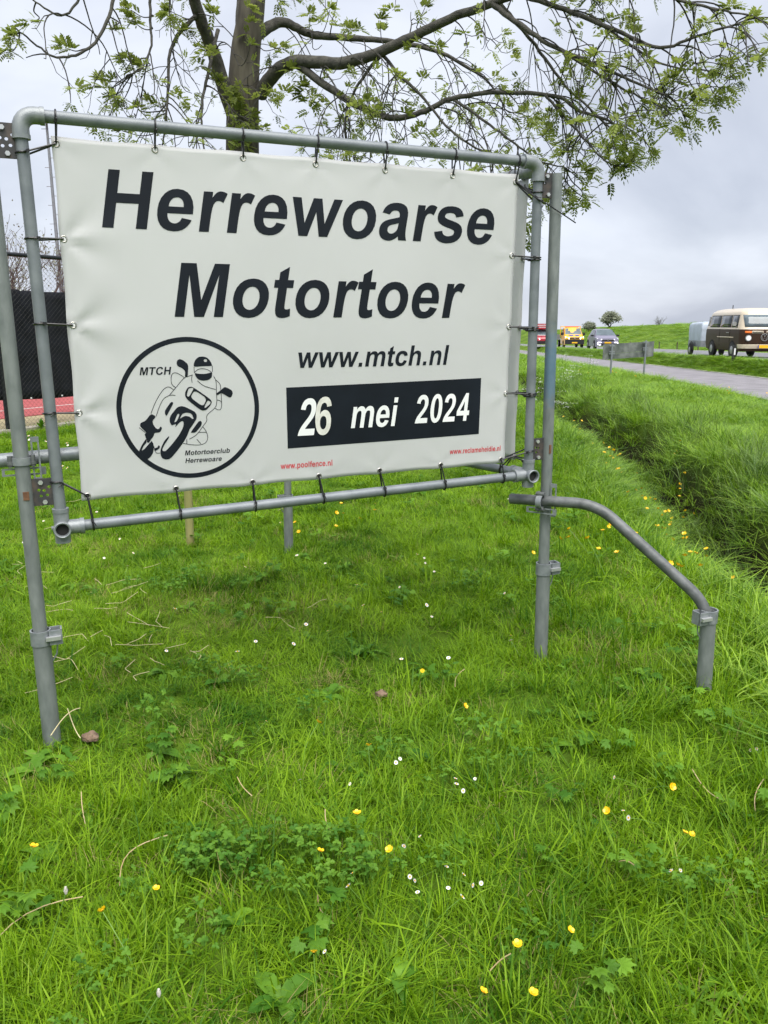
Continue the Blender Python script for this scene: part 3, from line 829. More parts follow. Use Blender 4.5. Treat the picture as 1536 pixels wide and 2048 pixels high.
LOGO_FILLS=[
  ('mirror_l', [(549, 1463), (552, 1473), (561, 1478), (574, 1473), (592, 1457), (587, 1411), (577, 1411), (579, 1433), (569, 1444), (552, 1452)], []),
  ('mirror_r', [(691, 1348), (708, 1359), (724, 1372), (750, 1358), (754, 1346), (747, 1331), (739, 1330), (718, 1344), (708, 1348), (692, 1339)], []),
  ('helmet', [(611, 1448), (612, 1461), (618, 1474), (630, 1484), (646, 1486), (661, 1482), (672, 1471), (678, 1459), (680, 1450), (650, 1450)], [[(651, 1475), (656, 1476), (661, 1474), (662, 1471), (660, 1466), (655, 1465), (651, 1466), (649, 1471)]]),
  ('chin', [(612, 1426), (629, 1422), (649, 1421), (666, 1424), (679, 1428), (677, 1409), (665, 1399), (643, 1396), (626, 1401), (617, 1411)], []),
  ('neck', [(682, 1417), (691, 1400), (685, 1404)], []),
  ('lamp', [(586, 1374), (602, 1376), (667, 1327), (672, 1315), (666, 1302), (648, 1285), (630, 1285), (581, 1327), (573, 1342), (575, 1358)], [[(588, 1369), (601, 1372), (607, 1368), (588, 1338), (580, 1341), (582, 1354)], [(610, 1362), (654, 1330), (638, 1299), (592, 1336)], [(657, 1323), (667, 1317), (667, 1310), (644, 1292), (644, 1301)]]),
  ('intake_l', [(497, 1291), (520, 1321), (527, 1321), (529, 1315), (504, 1273), (500, 1270), (496, 1279)], []),
  ('intake_r', [(586, 1204), (618, 1244), (626, 1247), (631, 1240), (628, 1228), (606, 1203), (594, 1202)], []),
  ('wheel', [(512, 1247), (512, 1259), (517, 1272), (542, 1301), (557, 1305), (572, 1301), (606, 1282), (613, 1270), (612, 1255), (596, 1232), (583, 1216), (574, 1193), (557, 1166), (536, 1140), (515, 1117), (503, 1107), (490, 1106), (477, 1111), (472, 1122), (471, 1138), (476, 1155), (488, 1178), (508, 1197), (504, 1185), (487, 1162), (479, 1147), (480, 1139), (490, 1138), (506, 1153), (527, 1176), (547, 1202), (560, 1225), (563, 1245), (558, 1249), (548, 1244), (529, 1225), (536, 1240), (518, 1233)], [[(549, 1257), (559, 1275), (575, 1280), (594, 1275), (601, 1255), (595, 1255), (586, 1264), (570, 1268), (559, 1263)], [(527, 1243), (542, 1277), (550, 1275), (539, 1250)]]),
  ('rear', [(394, 1142), (404, 1163), (417, 1182), (423, 1189), (424, 1174), (412, 1163), (403, 1144), (415, 1151), (433, 1171), (443, 1179), (448, 1168), (449, 1153), (444, 1133), (435, 1120), (420, 1109), (405, 1110), (385, 1131)], []),
  ('boot', [(446, 1281), (464, 1270), (450, 1254), (451, 1242), (461, 1224), (470, 1222), (478, 1233), (483, 1225), (475, 1210), (454, 1209), (450, 1196), (438, 1183), (433, 1173), (426, 1174), (423, 1189), (418, 1207), (426, 1211), (404, 1235), (406, 1248), (425, 1255)], []),
  ('guard', [(449, 1151), (462, 1154), (465, 1162), (471, 1159), (469, 1150), (456, 1142), (450, 1141)], []),
]
LOGO_LINES=[
  [(446, 1281), (463, 1319), (484, 1353), (500, 1371), (516, 1377), (532, 1367)],
  [(464, 1270), (477, 1303), (494, 1333), (518, 1346), (538, 1345)],
  [(516, 1346), (538, 1370), (571, 1406), (586, 1413), (606, 1419)],
  [(575, 1408), (564, 1418), (543, 1428), (530, 1422), (526, 1405), (528, 1386), (540, 1374)],
  [(604, 1419), (601, 1405), (602, 1390)],
  [(622, 1397), (646, 1377), (689, 1362)],
  [(690, 1401), (692, 1381), (691, 1350), (691, 1319), (684, 1295), (652, 1267), (649, 1245), (633, 1224), (609, 1195), (581, 1179)],
  [(691, 1398), (706, 1381), (708, 1357), (709, 1334), (709, 1310)],
  [(691, 1323), (705, 1318), (709, 1306), (705, 1288), (695, 1285), (683, 1292)],
  [(633, 1224), (645, 1205), (650, 1181), (641, 1162), (619, 1155), (588, 1157), (557, 1164)],
  [(571, 1179), (570, 1160)],
  [(614, 1203), (647, 1202)],
  [(608, 1177), (623, 1159)],
  [(447, 1243), (454, 1231), (465, 1222)],
  [(439, 1181), (449, 1157), (455, 1135), (470, 1132)],
  [(612, 1448), (612, 1426)],
  [(680, 1451), (680, 1428)],
  [(612, 1427), (626, 1438), (642, 1441), (661, 1437), (676, 1427)],
  [(401, 1231), (422, 1211)],
  [(430, 1210), (444, 1231)],
]
def smooth_poly(p, it=2):
    for _ in range(it):
        q = []
        for i in range(len(p)):
            a, b = p[i], p[(i + 1) % len(p)]
            q += [(a[0] * .82 + b[0] * .18, a[1] * .82 + b[1] * .18), (a[0] * .18 + b[0] * .82, a[1] * .18 + b[1] * .82)]
        p = q
    return p
for nm, poly, holes in LOGO_FILLS:
    flat_on_banner('rider_drawing', [('poly', mmp(smooth_poly(poly)))] + [('poly', mmp(smooth_poly(h))) for h in holes], 0.0016, ink, logo)
def stroke(p, w):
    q = [p[0]]
    for i in range(len(p) - 1):
        p0 = p[max(i - 1, 0)]; p1 = p[i]; p2 = p[i + 1]; p3 = p[min(i + 2, len(p) - 1)]
        for k in range(1, 7):
            t = k / 6
            q.append(tuple(0.5 * ((2 * p1[j]) + (-p0[j] + p2[j]) * t + (2 * p0[j] - 5 * p1[j] + 4 * p2[j] - p3[j]) * t * t + (-p0[j] + 3 * p1[j] - 3 * p2[j] + p3[j]) * t ** 3) for j in (0, 1)))
    a, b = [], []
    for i, c in enumerate(q):
        d = (q[min(i + 1, len(q) - 1)][0] - q[max(i - 1, 0)][0], q[min(i + 1, len(q) - 1)][1] - q[max(i - 1, 0)][1])
        L = math.hypot(*d) or 1; nrm = (-d[1] / L * w / 2, d[0] / L * w / 2)
        a.append((c[0] + nrm[0], c[1] + nrm[1])); b.append((c[0] - nrm[0], c[1] - nrm[1]))
    return a, b
mb = MB()
for ln in LOGO_LINES:
    a, b = stroke(ln, 2.1)
    mb.grid([[bp_(*p, sheet_d(*p) + 0.0017) for p in a], [bp_(*p, sheet_d(*p) + 0.0017) for p in b]])
mb.build('rider_outline', ink, logo)
for u, v in EYELETS:
    e = MB(); c = bp_(u, v, sheet_d(u, v) + 0.001)
    e.ring(c, DN, 0.0095, 0.0028, 20, 8)
    e.build('eyelet', brass, banner)

# opaque discs paint the dark or bright view through each eyelet hole
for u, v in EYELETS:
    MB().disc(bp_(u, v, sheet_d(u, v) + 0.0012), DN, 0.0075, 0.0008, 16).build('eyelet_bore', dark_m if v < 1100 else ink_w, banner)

# second banner, on the folded-back half
banner2 = thing('banner', rp_(1000, 985), 'plain white reverse of the second banner, on the folded-back half of the frame', 'banner')
def rear_pt(u, v):
    uu = 2105 - u if False else (1997 - u) + 52
    return rp_(uu, v - 4, 0.0 + 0.6 * sheet_d(u, v))
sheet('sheet', banner2, rear_pt, 60, 40)
for v in (2182, 1888, 1592, 1305, 1010):
    p = rear_pt(1976, v) - DN * 0.003
    MB().ring(p, DN, 0.0095, 0.0028, 16, 6).build('eyelet', brass, banner2)

# ------------------------------------------------------------------ cable ties
def cable_tie(E, Rp, axis, rt, label, group, tail=0.05, seed=0, parent=None):
    rr = random.Random(seed)
    axis = axis.normalized(); e = E - Rp; sh_ = axis * e.dot(axis); per = e - sh_
    L = per.length; u = per.normalized(); v = axis.cross(u)
    if v.dot(DN) > 0: v = -v                                      # v: towards the viewer
    a0 = math.acos(min(0.99, rt / max(L, rt * 1.02)))
    pts = [E + v * 0.004]
    for k in range(15):
        a = a0 + (2 * math.pi - 2 * a0) * k / 14
        pts.append(Rp + (u * math.cos(a) + v * math.sin(a)) * rt + axis * (0.004 * k / 14 - 0.002))
    pts.append(E - v * 0.004); pts.append(E + v * 0.001)
    t = thing('cable_tie', Rp, label, 'cable tie', group)
    MB().tube(pts, 0.0033, 6).build('strap', tie_m, t)
    h = pts[0].lerp(pts[1], 0.82 + 0.1 * rr.random())
    w = (pts[1] - pts[0]).normalized()
    R3 = Matrix((w, axis, w.cross(axis))).transposed()
    MB().box(h + v * 0.003, (0.011, 0.010, 0.009), R3).build('head', tie_m, t)
    if tail > 0:
        d = (-u * 0.6 + v * 0.5 + axis * rr.uniform(-0.5, 0.5)).normalized()
        MB().tube([h + v * 0.003, h + v * 0.006 + d * tail * 0.5, h + d * tail + Vector((0, 0, -tail * 0.1))], 0.002, 5).build('tail', tie_m, t)
    return t
RTIE = RT + 0.0026
def on_seg(a, b, p):
    d = (b - a).normalized(); return a + d * (p - a).dot(d)
g = 'cable ties holding the front banner'
for k, ((eu, ev), ru) in enumerate(zip(EYE_T, (205, 524, 831, 1114, 1392, 1693, 1990))):
    E_ = bp_(eu, ev, sheet_d(eu, ev)); Rp = on_seg(tl, tr, bp_(ru, 2268))
    cable_tie(E_, Rp, tr - tl, RTIE, 'black cable tie looped over the top rail of the front banner', g, tail=0.012, seed=k)
for k, ((eu, ev), rv) in enumerate(zip([EYE_T[0]] + EYE_L + [EYE_B[0]], (2150, 1882, 1603, 1296, 1050))):
    E_ = bp_(eu, ev, sheet_d(eu, ev)); Rp = on_seg(tl, bl, bp_(100, rv))
    cable_tie(E_, Rp, bl - tl, RTIE, 'black cable tie round the court-side upright of the banner frame', g, tail=0.02, seed=20 + k)
for k, ((eu, ev), ru) in enumerate(zip(EYE_B, (214, 533, 826, 1112, 1386, 1672, 1968))):
    E_ = bp_(eu, ev, sheet_d(eu, ev)); Rp = on_seg(bl, br, bp_(ru, 900))
    cable_tie(E_, Rp, br - bl, RTIE, 'black cable tie looped under the bottom rail of the front banner', g, tail=0.025, seed=40 + k)
for k, ((eu, ev), rv) in enumerate(zip([EYE_T[-1]] + EYE_R + [EYE_B[-1]], (2115, 1884, 1589, 1302, 1045))):
    E_ = bp_(eu, ev, sheet_d(eu, ev)); Rp = on_seg(tr, br, bp_(2100, rv))
    cable_tie(E_, Rp, tr - br, RTIE, 'black cable tie round the road-side upright of the banner frame', g, tail=0.022, seed=60 + k)
g2 = 'cable ties holding the second banner'
for k, v in enumerate((2182, 1888, 1592, 1305, 1010)):
    cable_tie(rear_pt(1976, v), on_seg(tr, br, bp_(2100, v - 14 + (-20 if k == 0 else 0))), tr - br, RTIE, 'black cable tie of the second banner round the road-side upright', g2, tail=0.0, seed=80 + k)
for k, u in enumerate((140, 480, 800)):
    cable_tie(rear_pt(2102 - u, 1010), on_seg(rb0, rb1, rp_(u + 8, 935)), DR, RTIE, 'black cable tie under the bottom rail of the second banner', g2, tail=0.0, seed=90 + k)
    cable_tie(rear_pt(2102 - u, 2185), on_seg(rt0, rt1, rp_(u + 8, 2235)), DR, RTIE, 'black cable tie over the top rail of the second banner', g2, tail=0.0, seed=95 + k)
# one long cut tail sticks out past the road-side post
q = thing('cable_tie', bp_(2075, 2120), 'long black cable tie with its tail sticking out past the blue-patched post', 'cable tie', g2)
MB().tube([bp_(1985, 2176, 0.004), bp_(2075, 2118, 0.027), bp_(2125, 2098, 0.032), bp_(2225, 2052, 0.034), bp_(2272, 2030, 0.034)], 0.0026, 6).build('strap', tie_m, q)
MB().box(bp_(2040, 2140, 0.02), (0.01, 0.008, 0.008)).build('head', tie_m, q)

# ------------------------------------------------------------------ grass and herbs (uncountable: stuff)
def blade(mb, rnd, root, az, h, w, lean, curl, seg=4, twist=0.0):
    d = Vector((math.cos(az), math.sin(az), 0)); sd = Vector((-math.sin(az), math.cos(az), 0))
    tv = rnd.random()
    p = Vector(root); ang = lean; vs, fs = [], []
    for k in range(seg + 1):
        t = k / seg
        ww = w * (0.75 + 0.6 * t - 1.3 * t * t) if t < 1 else 0
        s2 = (sd * math.cos(twist * t) + Vector((0, 0, 1)) * math.sin(twist * t))
        if k < seg: vs += [p - s2 * ww / 2, p + s2 * ww / 2]
        else: vs.append(p.copy())
        ang += curl / seg
        p = p + (d * math.sin(ang) + Vector((0, 0, math.cos(ang)))) * (h / seg)
    for k in range(seg - 1): fs.append((2 * k, 2 * k + 1, 2 * k + 3, 2 * k + 2))
    fs.append((2 * seg - 2, 2 * seg - 1, 2 * seg))
    mb.add(vs, fs, tv)
def tuft(seed, n, rad, h0, h1, w0, w1, lean, curl, seg=4):
    r = random.Random(seed); mb = MB(); common = r.uniform(0, 6.283)
    for _ in range(n):
        a = r.uniform(0, 6.283); q = rad * math.sqrt(r.random())
        az = a + r.gauss(0, 0.9) if r.random() < 0.65 else common + r.gauss(0, 0.8)
        blade(mb, r, (q * math.cos(a), q * math.sin(a), -0.01), az, r.uniform(h0, h1), r.uniform(w0, w1),
              abs(r.gauss(0, lean)), r.uniform(0.1, 1) * curl, seg, r.uniform(-0.6, 0.6))
    return mb
def leaf_shape(mb, base, d, n, L, W, tv, prof, fold=0.25, droop=0.3, lobes=None):
    """a leaf along direction d with outline prof [(t, halfwidth)] folded along its midrib"""
    d = d.normalized(); s = d.cross(n).normalized(); n = s.cross(d).normalized(); vs, fs = [], []
    for t, hw in prof:
        c = base + d * L * t - Vector((0, 0, 1)) * droop * L * t * t
        vs += [c - s * hw * W + n * hw * W * fold, c, c + s * hw * W + n * hw * W * fold]
    for k in range(len(prof) - 1):
        a = 3 * k
        fs += [(a, a + 1, a + 4, a + 3), (a + 1, a + 2, a + 5, a + 4)]
    mb.add(vs, fs, tv)
OVATE = [(0, 0.02), (0.25, 0.42), (0.55, 0.5), (0.82, 0.32), (1, 0.02)]
LANCE = [(0, 0.08), (0.3, 0.42), (0.6, 0.5), (0.85, 0.3), (1, 0.02)]
DENT = [(0, 0.06), (0.15, 0.1), (0.28, 0.34), (0.34, 0.14), (0.48, 0.44), (0.54, 0.18), (0.68, 0.5), (0.75, 0.26), (0.88, 0.36), (1, 0.02)]
def clover(seed, n=26, rad=0.09, h0=0.04, h1=0.10):
    r = random.Random(seed); mb = MB()
    for _ in range(n):
        a = r.uniform(0, 6.283); q = rad * math.sqrt(r.random()); h = r.uniform(h0, h1); tv = r.random()
        b = Vector((q * math.cos(a), q * math.sin(a), 0)); top = b + Vector((r.gauss(0, 0.012), r.gauss(0, 0.012), h))
        mb.tube([b, top], 0.0009, 3, False, tv)
        nrm = Vector((r.gauss(0, 0.3), r.gauss(0, 0.3), 1)).normalized(); a0 = r.uniform(0, 6.28); L = r.uniform(0.010, 0.018)
        for k in range(3):
            d = Vector((math.cos(a0 + k * 2.094), math.sin(a0 + k * 2.094), 0)); d = (d - nrm * d.dot(nrm)).normalized()
            leaf_shape(mb, top, d, nrm, L, L * 0.85, tv, OVATE, 0.3, 0.05)
    return mb
def rosette(seed, n, L0, L1, wr, prof, up=0.5, droop=0.6):
    r = random.Random(seed); mb = MB()
    for k in range(n):
        a = 6.283 * k / n + r.gauss(0, 0.35); L = r.uniform(L0, L1); e = abs(r.gauss(up, 0.25))
        d = Vector((math.cos(a) * math.cos(e), math.sin(a) * math.cos(e), math.sin(e)))
        leaf_shape(mb, Vector((0, 0, 0.005)), d, Vector((0, 0, 1)), L, L * wr, r.random(), prof, 0.22, droop)
    return mb
def crowfoot(seed, n=7):
    """lobed buttercup leaves on stalks"""
    r = random.Random(seed); mb = MB()
    for _ in range(n):
        a = r.uniform(0, 6.283); h = r.uniform(0.05, 0.13); tv = r.random()
        b = Vector((r.gauss(0, 0.02), r.gauss(0, 0.02), 0)); top = b + Vector((math.cos(a) * h * 0.5, math.sin(a) * h * 0.5, h))
        mb.tube([b, top], 0.0012, 3, False, tv)
        nrm = Vector((r.gauss(0, 0.25), r.gauss(0, 0.25), 1)).normalized(); L = r.uniform(0.025, 0.045)
        for k in range(-3, 4):
            aa = a + k * 0.62; d = Vector((math.cos(aa), math.sin(aa), 0)); d = (d - nrm * d.dot(nrm)).normalized()
            leaf_shape(mb, top, d, nrm, L * (1 - 0.1 * abs(k)), L * 0.42, tv, [(0, 0.1), (0.4, 0.35), (0.62, 0.5), (0.7, 0.3), (1, 0.03)], 0.15, 0.2)
    return mb

g_lawn = leaf_mat('lawn_blades', (0.036, 0.125, 0.005), (0.275, 0.45, 0.017), rough=0.5, trans=0.36, patch=1.0, patch_scale=1.5, dry=(0.30, 0.30, 0.10), dry_amt=0.05)
g_tall = leaf_mat('ditch_blades', (0.06, 0.165, 0.014), (0.32, 0.48, 0.055), rough=0.42, trans=0.3, patch=0.6, patch_scale=0.7, dry=(0.33, 0.34, 0.16), dry_amt=0.06)
g_reed = leaf_mat('reed_blades', (0.05, 0.115, 0.022), (0.22, 0.32, 0.08), rough=0.34, trans=0.22, patch=0.3)
g_herb = leaf_mat('herb_leaves', (0.04, 0.135, 0.010), (0.17, 0.33, 0.028), rough=0.5, trans=0.3, patch=0.3)
g_clov = leaf_mat('clover_leaves', (0.033, 0.12, 0.010), (0.14, 0.28, 0.026), rough=0.55, trans=0.25, patch=0.2)

def variants(name, meshes, material):
    c = bpy.data.collections.new(name)
    for k, m in enumerate(meshes):
        me = m.mesh(name, material, smooth=0, tint=True)
        o = bpy.data.objects.new('%s_%02d' % (name, k), me)
        c.objects.link(o)
    return c
def scatter(name, coll, P, rotz, scl, tilt=None, label=None, cat=None):
    """one 'stuff' object: a point cloud mesh carrying instances of small plants"""
    n = len(P)
    me = bpy.data.meshes.new(name); me.from_pydata(P.tolist(), [], [])
    rot = np.zeros((n, 3), np.float32); rot[:, 2] = rotz
    if tilt is not None: rot[:, :2] = tilt
    a = me.attributes.new('rot', 'FLOAT_VECTOR', 'POINT'); a.data.foreach_set('vector', rot.ravel())
    a = me.attributes.new('scl', 'FLOAT_VECTOR', 'POINT'); a.data.foreach_set('vector', np.asarray(scl, np.float32).ravel())
    a = me.attributes.new('vid', 'INT', 'POINT'); a.data.foreach_set('value', RNG.integers(0, 1000, n).astype(np.int32))
    ob = bpy.data.objects.new(name, me); COL.objects.link(ob); tag(ob, label, cat, kind='stuff')
    ng = bpy.data.node_groups.new(name + '_nodes', 'GeometryNodeTree')
    ng.interface.new_socket('Geometry', in_out='INPUT', socket_type='NodeSocketGeometry')
    ng.interface.new_socket('Geometry', in_out='OUTPUT', socket_type='NodeSocketGeometry')
    N, L = ng.nodes, ng.links
    gi, go = N.new('NodeGroupInput'), N.new('NodeGroupOutput')
    ci = N.new('GeometryNodeCollectionInfo'); ci.inputs['Collection'].default_value = coll
    ci.inputs['Separate Children'].default_value = True; ci.inputs['Reset Children'].default_value = True
    ip = N.new('GeometryNodeInstanceOnPoints'); ip.inputs['Pick Instance'].default_value = True
    def attr(nm, ty):
        k = N.new('GeometryNodeInputNamedAttribute'); k.data_type = ty; k.inputs['Name'].default_value = nm
        return k.outputs['Attribute']
    L.new(gi.outputs[0], ip.inputs['Points']); L.new(ci.outputs[0], ip.inputs['Instance'])
    L.new(attr('vid', 'INT'), ip.inputs['Instance Index'])
    er = N.new('FunctionNodeEulerToRotation'); L.new(attr('rot', 'FLOAT_VECTOR'), er.inputs[0])
    L.new(er.outputs[0], ip.inputs['Rotation'])
    L.new(attr('scl', 'FLOAT_VECTOR'), ip.inputs['Scale'])
    L.new(ip.outputs[0], go.inputs[0])
    md = ob.modifiers.new('plants', 'NODES'); md.node_group = ng
    return ob

def patchn(x, y, s, ph=0.0):
    return (np.sin(x * s + ph) + np.sin(y * s * 1.17 + 2.1 + ph) + np.sin((x + y) * s * 0.71 + 1.3 * ph) + np.sin((x - 1.6 * y) * s * 0.53 + 0.4)) / 4
def region(x0, x1, y0, y1, dens):
    n = int((x1 - x0) * (y1 - y0) * dens)
    return RNG.uniform(x0, x1, n), RNG.uniform(y0, y1, n)
POSTS = np.array([[PL.x, PL.y], [PR.x, PR.y], [PB.x, PB.y], [SB.x, SB.y]])

# lawn -----------------------------------------------------------------
def lawn_tile(seed, T=0.52, clumps=66, per=15):
    r = random.Random(seed); mb = MB()
    for _ in range(clumps):
        cx, cy = r.uniform(-T / 2, T / 2), r.uniform(-T / 2, T / 2); az0 = r.uniform(0, 6.283); hh = r.uniform(0.7, 1.5); ln = r.uniform(0.3, 0.9); tc = r.uniform(0.0, 0.75)
        for _ in range(per):
            tv = r.random
            n0 = len(mb.v)
            blade(mb, r, (cx + r.gauss(0, 0.028), cy + r.gauss(0, 0.028), -0.012), az0 + r.gauss(0, 0.9), hh * r.uniform(0.045, 0.10), r.uniform(0.0024, 0.0056), abs(r.gauss(0, ln * 1.15)), r.uniform(0.1, 1.6), 3, r.uniform(-0.7, 0.7))
            t = min(1.0, max(0.0, tc + r.uniform(-0.1, 0.35)))
            mb.tint[n0:] = [t] * (len(mb.v) - n0)
    return mb
lawn_v = variants('lawn_tile', [lawn_tile(100 + k) for k in range(8)], g_lawn)
long_v = variants('long_tuft', [tuft(200 + k, 18, 0.05, 0.10, 0.24, 0.0036, 0.008, 0.42, 1.4, 5) for k in range(7)], g_lawn)
tall_v = variants('tall_tuft', [tuft(300 + k, 32, 0.13, 0.20, 0.48, 0.005, 0.0105, 0.45, 1.5, 5) for k in range(7)], g_tall)
reed_v = variants('reed_tuft', [tuft(400 + k, 22, 0.09, 0.35, 0.75, 0.008, 0.015, 0.25, 1.7, 7) for k in range(5)], g_reed)
herb_v = variants('herb', [rosette(500 + k, 8, 0.07, 0.15, 0.24, DENT) for k in range(3)] + [rosette(510 + k, 7, 0.06, 0.13, 0.36, LANCE, 0.7) for k in range(3)]
                  + [crowfoot(520 + k) for k in range(4)], g_herb)
clov_v = variants('clover', [clover(600 + k) for k in range(5)], g_clov)
X, Y, S = [], [], []
for x0, x1, y0, y1, st, sc_ in ((-2.4, 2.8, 0.5, 3.4, 0.27, 1.0), (-4.4, 3.6, 3.4, 7.0, 0.31, 1.12), (-8.5, 3.8, 7.0, 15.0, 0.46, 1.5), (-9, 4.4, 15, 32, 0.85, 2.3), (-3, 7, 32, 75, 1.9, 4.0)):
    a, b = np.meshgrid(np.arange(x0, x1, st), np.arange(y0, y1, st)); a = a.ravel() + RNG.uniform(-.45, .45, a.size) * st; b = b.ravel() + RNG.uniform(-.45, .45, b.size) * st
    X.append(a); Y.append(b); S.append(np.full(len(a), sc_))
X, Y, S = map(np.concatenate, (X, Y, S))
w = wof(X, Y)
court = ((X + 5.789) * 0.842 - (Y - 12.011) * 0.539) < 0.1       # behind the court fence line
bare = (patchn(X, Y, 5.3, 1.0) > 0.66) & (RNG.random(len(X)) < 0.4)
k = (w < 3.3 + RNG.normal(0, 0.15, len(X))) & ~court & ~bare
X, Y, S = X[k], Y[k], S[k]
hs = S * np.where(Y > 2.5, 0.82, 1.0) * (0.7 + 0.5 * (patchn(X, Y, 2.3) * 0.5 + 0.5)) * RNG.uniform(0.75, 1.25, len(X))
scatter('lawn_grass', lawn_v, np.stack([X, Y, terrain(X, Y)], -1), RNG.uniform(0, 6.283, len(X)), np.stack([S, S, hs * np.where(S > 1.3, 0.75, 1.0)], -1), RNG.normal(0, 0.035, (len(X), 2)),
        'short mown grass of the lawn round the banner', 'grass')
# longer grass: foreground, along the ditch margin and in clumps
X, Y, S = [], [], []
for x0, x1, y0, y1, d, s in ((-2.4, 2.8, 0.5, 2.6, 190, 1.0), (-3.5, 3.8, 2.6, 7.0, 110, 1.0), (-6, 4.0, 7, 15, 30, 1.2), (-5, 4, 15, 30, 8, 1.8)):
    a, b = region(x0, x1, y0, y1, d); X.append(a); Y.append(b); S.append(np.full(len(a), s))
X, Y, S = map(np.concatenate, (X, Y, S))
w = wof(X, Y)
edge = sstep(1.6, 3.1, w)
fore = 1 - sstep(1.7, 3.4, Y - 0.15 * X)
cl_ = sstep(0.15, 0.6, patchn(X, Y, 3.1, 2.0))
prob = np.clip(0.85 * edge + 0.62 * fore + 0.26 * cl_ + 0.04, 0, 1)
prob *= 1 - 0.75 * np.exp(-(((X + 0.28) / 0.34) ** 2 + ((Y - 2.02) / 0.24) ** 2))
court = ((X + 5.789) * 0.842 - (Y - 12.011) * 0.539) < 0.1
dp = np.min(np.hypot(X[:, None] - POSTS[None, :, 0], Y[:, None] - POSTS[None, :, 1]), 1)
k = (RNG.random(len(X)) < prob) & (w < 3.5) & ~court & (dp > 0.06)
X, Y, S = X[k], Y[k], S[k]; w = w[k]
hs = S * RNG.uniform(0.5, 1.05, len(X)) * (0.8 + 0.25 * sstep(2.0, 3.0, w))
hs *= np.where(Y < 1.7, 0.8, 1.0)
scatter('long_grass', long_v, np.stack([X, Y, terrain(X, Y)], -1), RNG.uniform(0, 6.283, len(X)), np.stack([S, S, hs], -1), RNG.normal(0, 0.16, (len(X), 2)),
        'longer uncut grass in clumps on the lawn and along its edge', 'grass')
# tall grass: ditch banks, verge between path and road
X, Y, S = [], [], []
for x0, x1, y0, y1, d, s in ((1.2, 9, 2.5, 9, 75, 1.0), (1.5, 12, 9, 18, 42, 1.15), (2, 16, 18, 36, 20, 1.35), (3, 20, 36, 80, 5.5, 1.8), (6, 26, 80, 180, 0.9, 3.2)):
    a, b = region(x0, x1, y0, y1, d); X.append(a); Y.append(b); S.append(np.full(len(a), s))
wv = RNG.uniform(12.06, 13.08, 4200); yv = 14 + 66 * RNG.random(4200) ** 1.5
X.append(wv + SL * (yv - 25.0)); Y.append(yv); S.append(np.where(yv > 40, 1.7, 1.2))
wd = RNG.uniform(22, 44, 5200); yd = RNG.uniform(45, 230, 5200)
X.append(wd + SL * (yd - 25.0)); Y.append(yd); S.append(np.full(5200, 3.4)); n_dike = 5200
X, Y, S = map(np.concatenate, (X, Y, S))
w = wof(X, Y)
dwv = w - 4.35 - 0.22 * np.sin(Y * 0.55 + 1) - 0.12 * np.sin(Y * 1.7)
bank = (w > 3.15 + RNG.normal(0, 0.12, len(X))) & (w < 8.62 + RNG.normal(0, 0.07, len(X))) & ~((dwv > -0.22) & (dwv < 0.40) & (RNG.random(len(X)) < np.where(Y < 8, 0.5, 0.2)))
dikef = np.zeros(len(X)); dikef[-n_dike:] = 1
verge = (w > 12.1) & (w < 13.06)
far = ((w > 20.0) & (w < 23)) | (dikef > 0)
k = bank | verge | far
X, Y, S, w, dwv = X[k], Y[k], S[k], w[k], dwv[k]
short = np.where(w > 12, 0.5, 1.0) * np.where((w > 5.6) & (w < 9), 0.62, 1.0) * np.where(w > 8.2, 0.7, 1.0) * np.where(dwv < -0.3, 0.75, 1.0)
hs = S ** 0.4 * short * 0.62 * RNG.uniform(0.45, 1.2, len(X)) * (0.85 + 0.3 * patchn(X, Y, 1.5, .7))
scatter('tall_grass', tall_v, np.stack([X, Y, terrain(X, Y)], -1), RNG.uniform(0, 6.283, len(X)), np.stack([S, S, hs], -1), RNG.normal(0, 0.14, (len(X), 2)),
        'tall rough grass on the ditch banks and the road verge', 'grass')
# glossy reeds in the ditch
X, Y = region(1.6, 6, 4.2, 24, 26)
w = wof(X, Y); wob = 0.22 * np.sin(Y * 0.55 + 1) + 0.12 * np.sin(Y * 1.7)
k = (np.abs(w - 5.0 - wob) < 0.42 + RNG.normal(0, 0.12, len(X))) & (RNG.random(len(X)) < 0.35 + 0.5 * (Y < 9.5))
X, Y = X[k], Y[k]; s = RNG.uniform(0.45, 0.8, len(X))
scatter('reeds', reed_v, np.stack([X, Y, terrain(X, Y)], -1), RNG.uniform(0, 6.283, len(X)), np.stack([s, s, s], -1), RNG.normal(0, 0.18, (len(X), 2)),
        'glossy broad-bladed reeds standing in the ditch', 'reeds')
# herbs and clover on the lawn
X, Y = region(-3, 2.4, 0.9, 8.5, 30)
k = (wof(X, Y) < 3.2) & (RNG.random(len(X)) < 0.22 + 0.5 * sstep(0.0, 0.5, patchn(X, Y, 2.6, 4.0)) - 0.15 * sstep(3, 6, Y))
X, Y = X[k], Y[k]; s = RNG.uniform(0.55, 1.15, len(X))
scatter('lawn_herbs', herb_v, np.stack([X, Y, terrain(X, Y) + 0.012], -1), RNG.uniform(0, 6.283, len(X)), np.stack([s, s, s], -1), RNG.normal(0, 0.12, (len(X), 2)),
        'dandelion, plantain and buttercup leaves growing through the lawn', 'herbs')
X, Y = region(-2.6, 2.2, 1.0, 5.5, 110)
dens = np.exp(-(((X + 0.28) / 0.30) ** 2 + ((Y - 2.05) / 0.17) ** 2) * 1.2) * 1.3
dens = np.maximum(dens, 0.5 * np.exp(-(((X - 0.25) / 0.25) ** 2 + ((Y - 1.62) / 0.10) ** 2)))
dens = np.maximum(dens, 0.10 * sstep(0.25, 0.6, patchn(X, Y, 3.7, 5.0)))
dens = np.maximum(dens, 0.28 * np.exp(-(((X - 0.28) / 0.35) ** 2 + ((Y - 2.6) / 0.25) ** 2)))
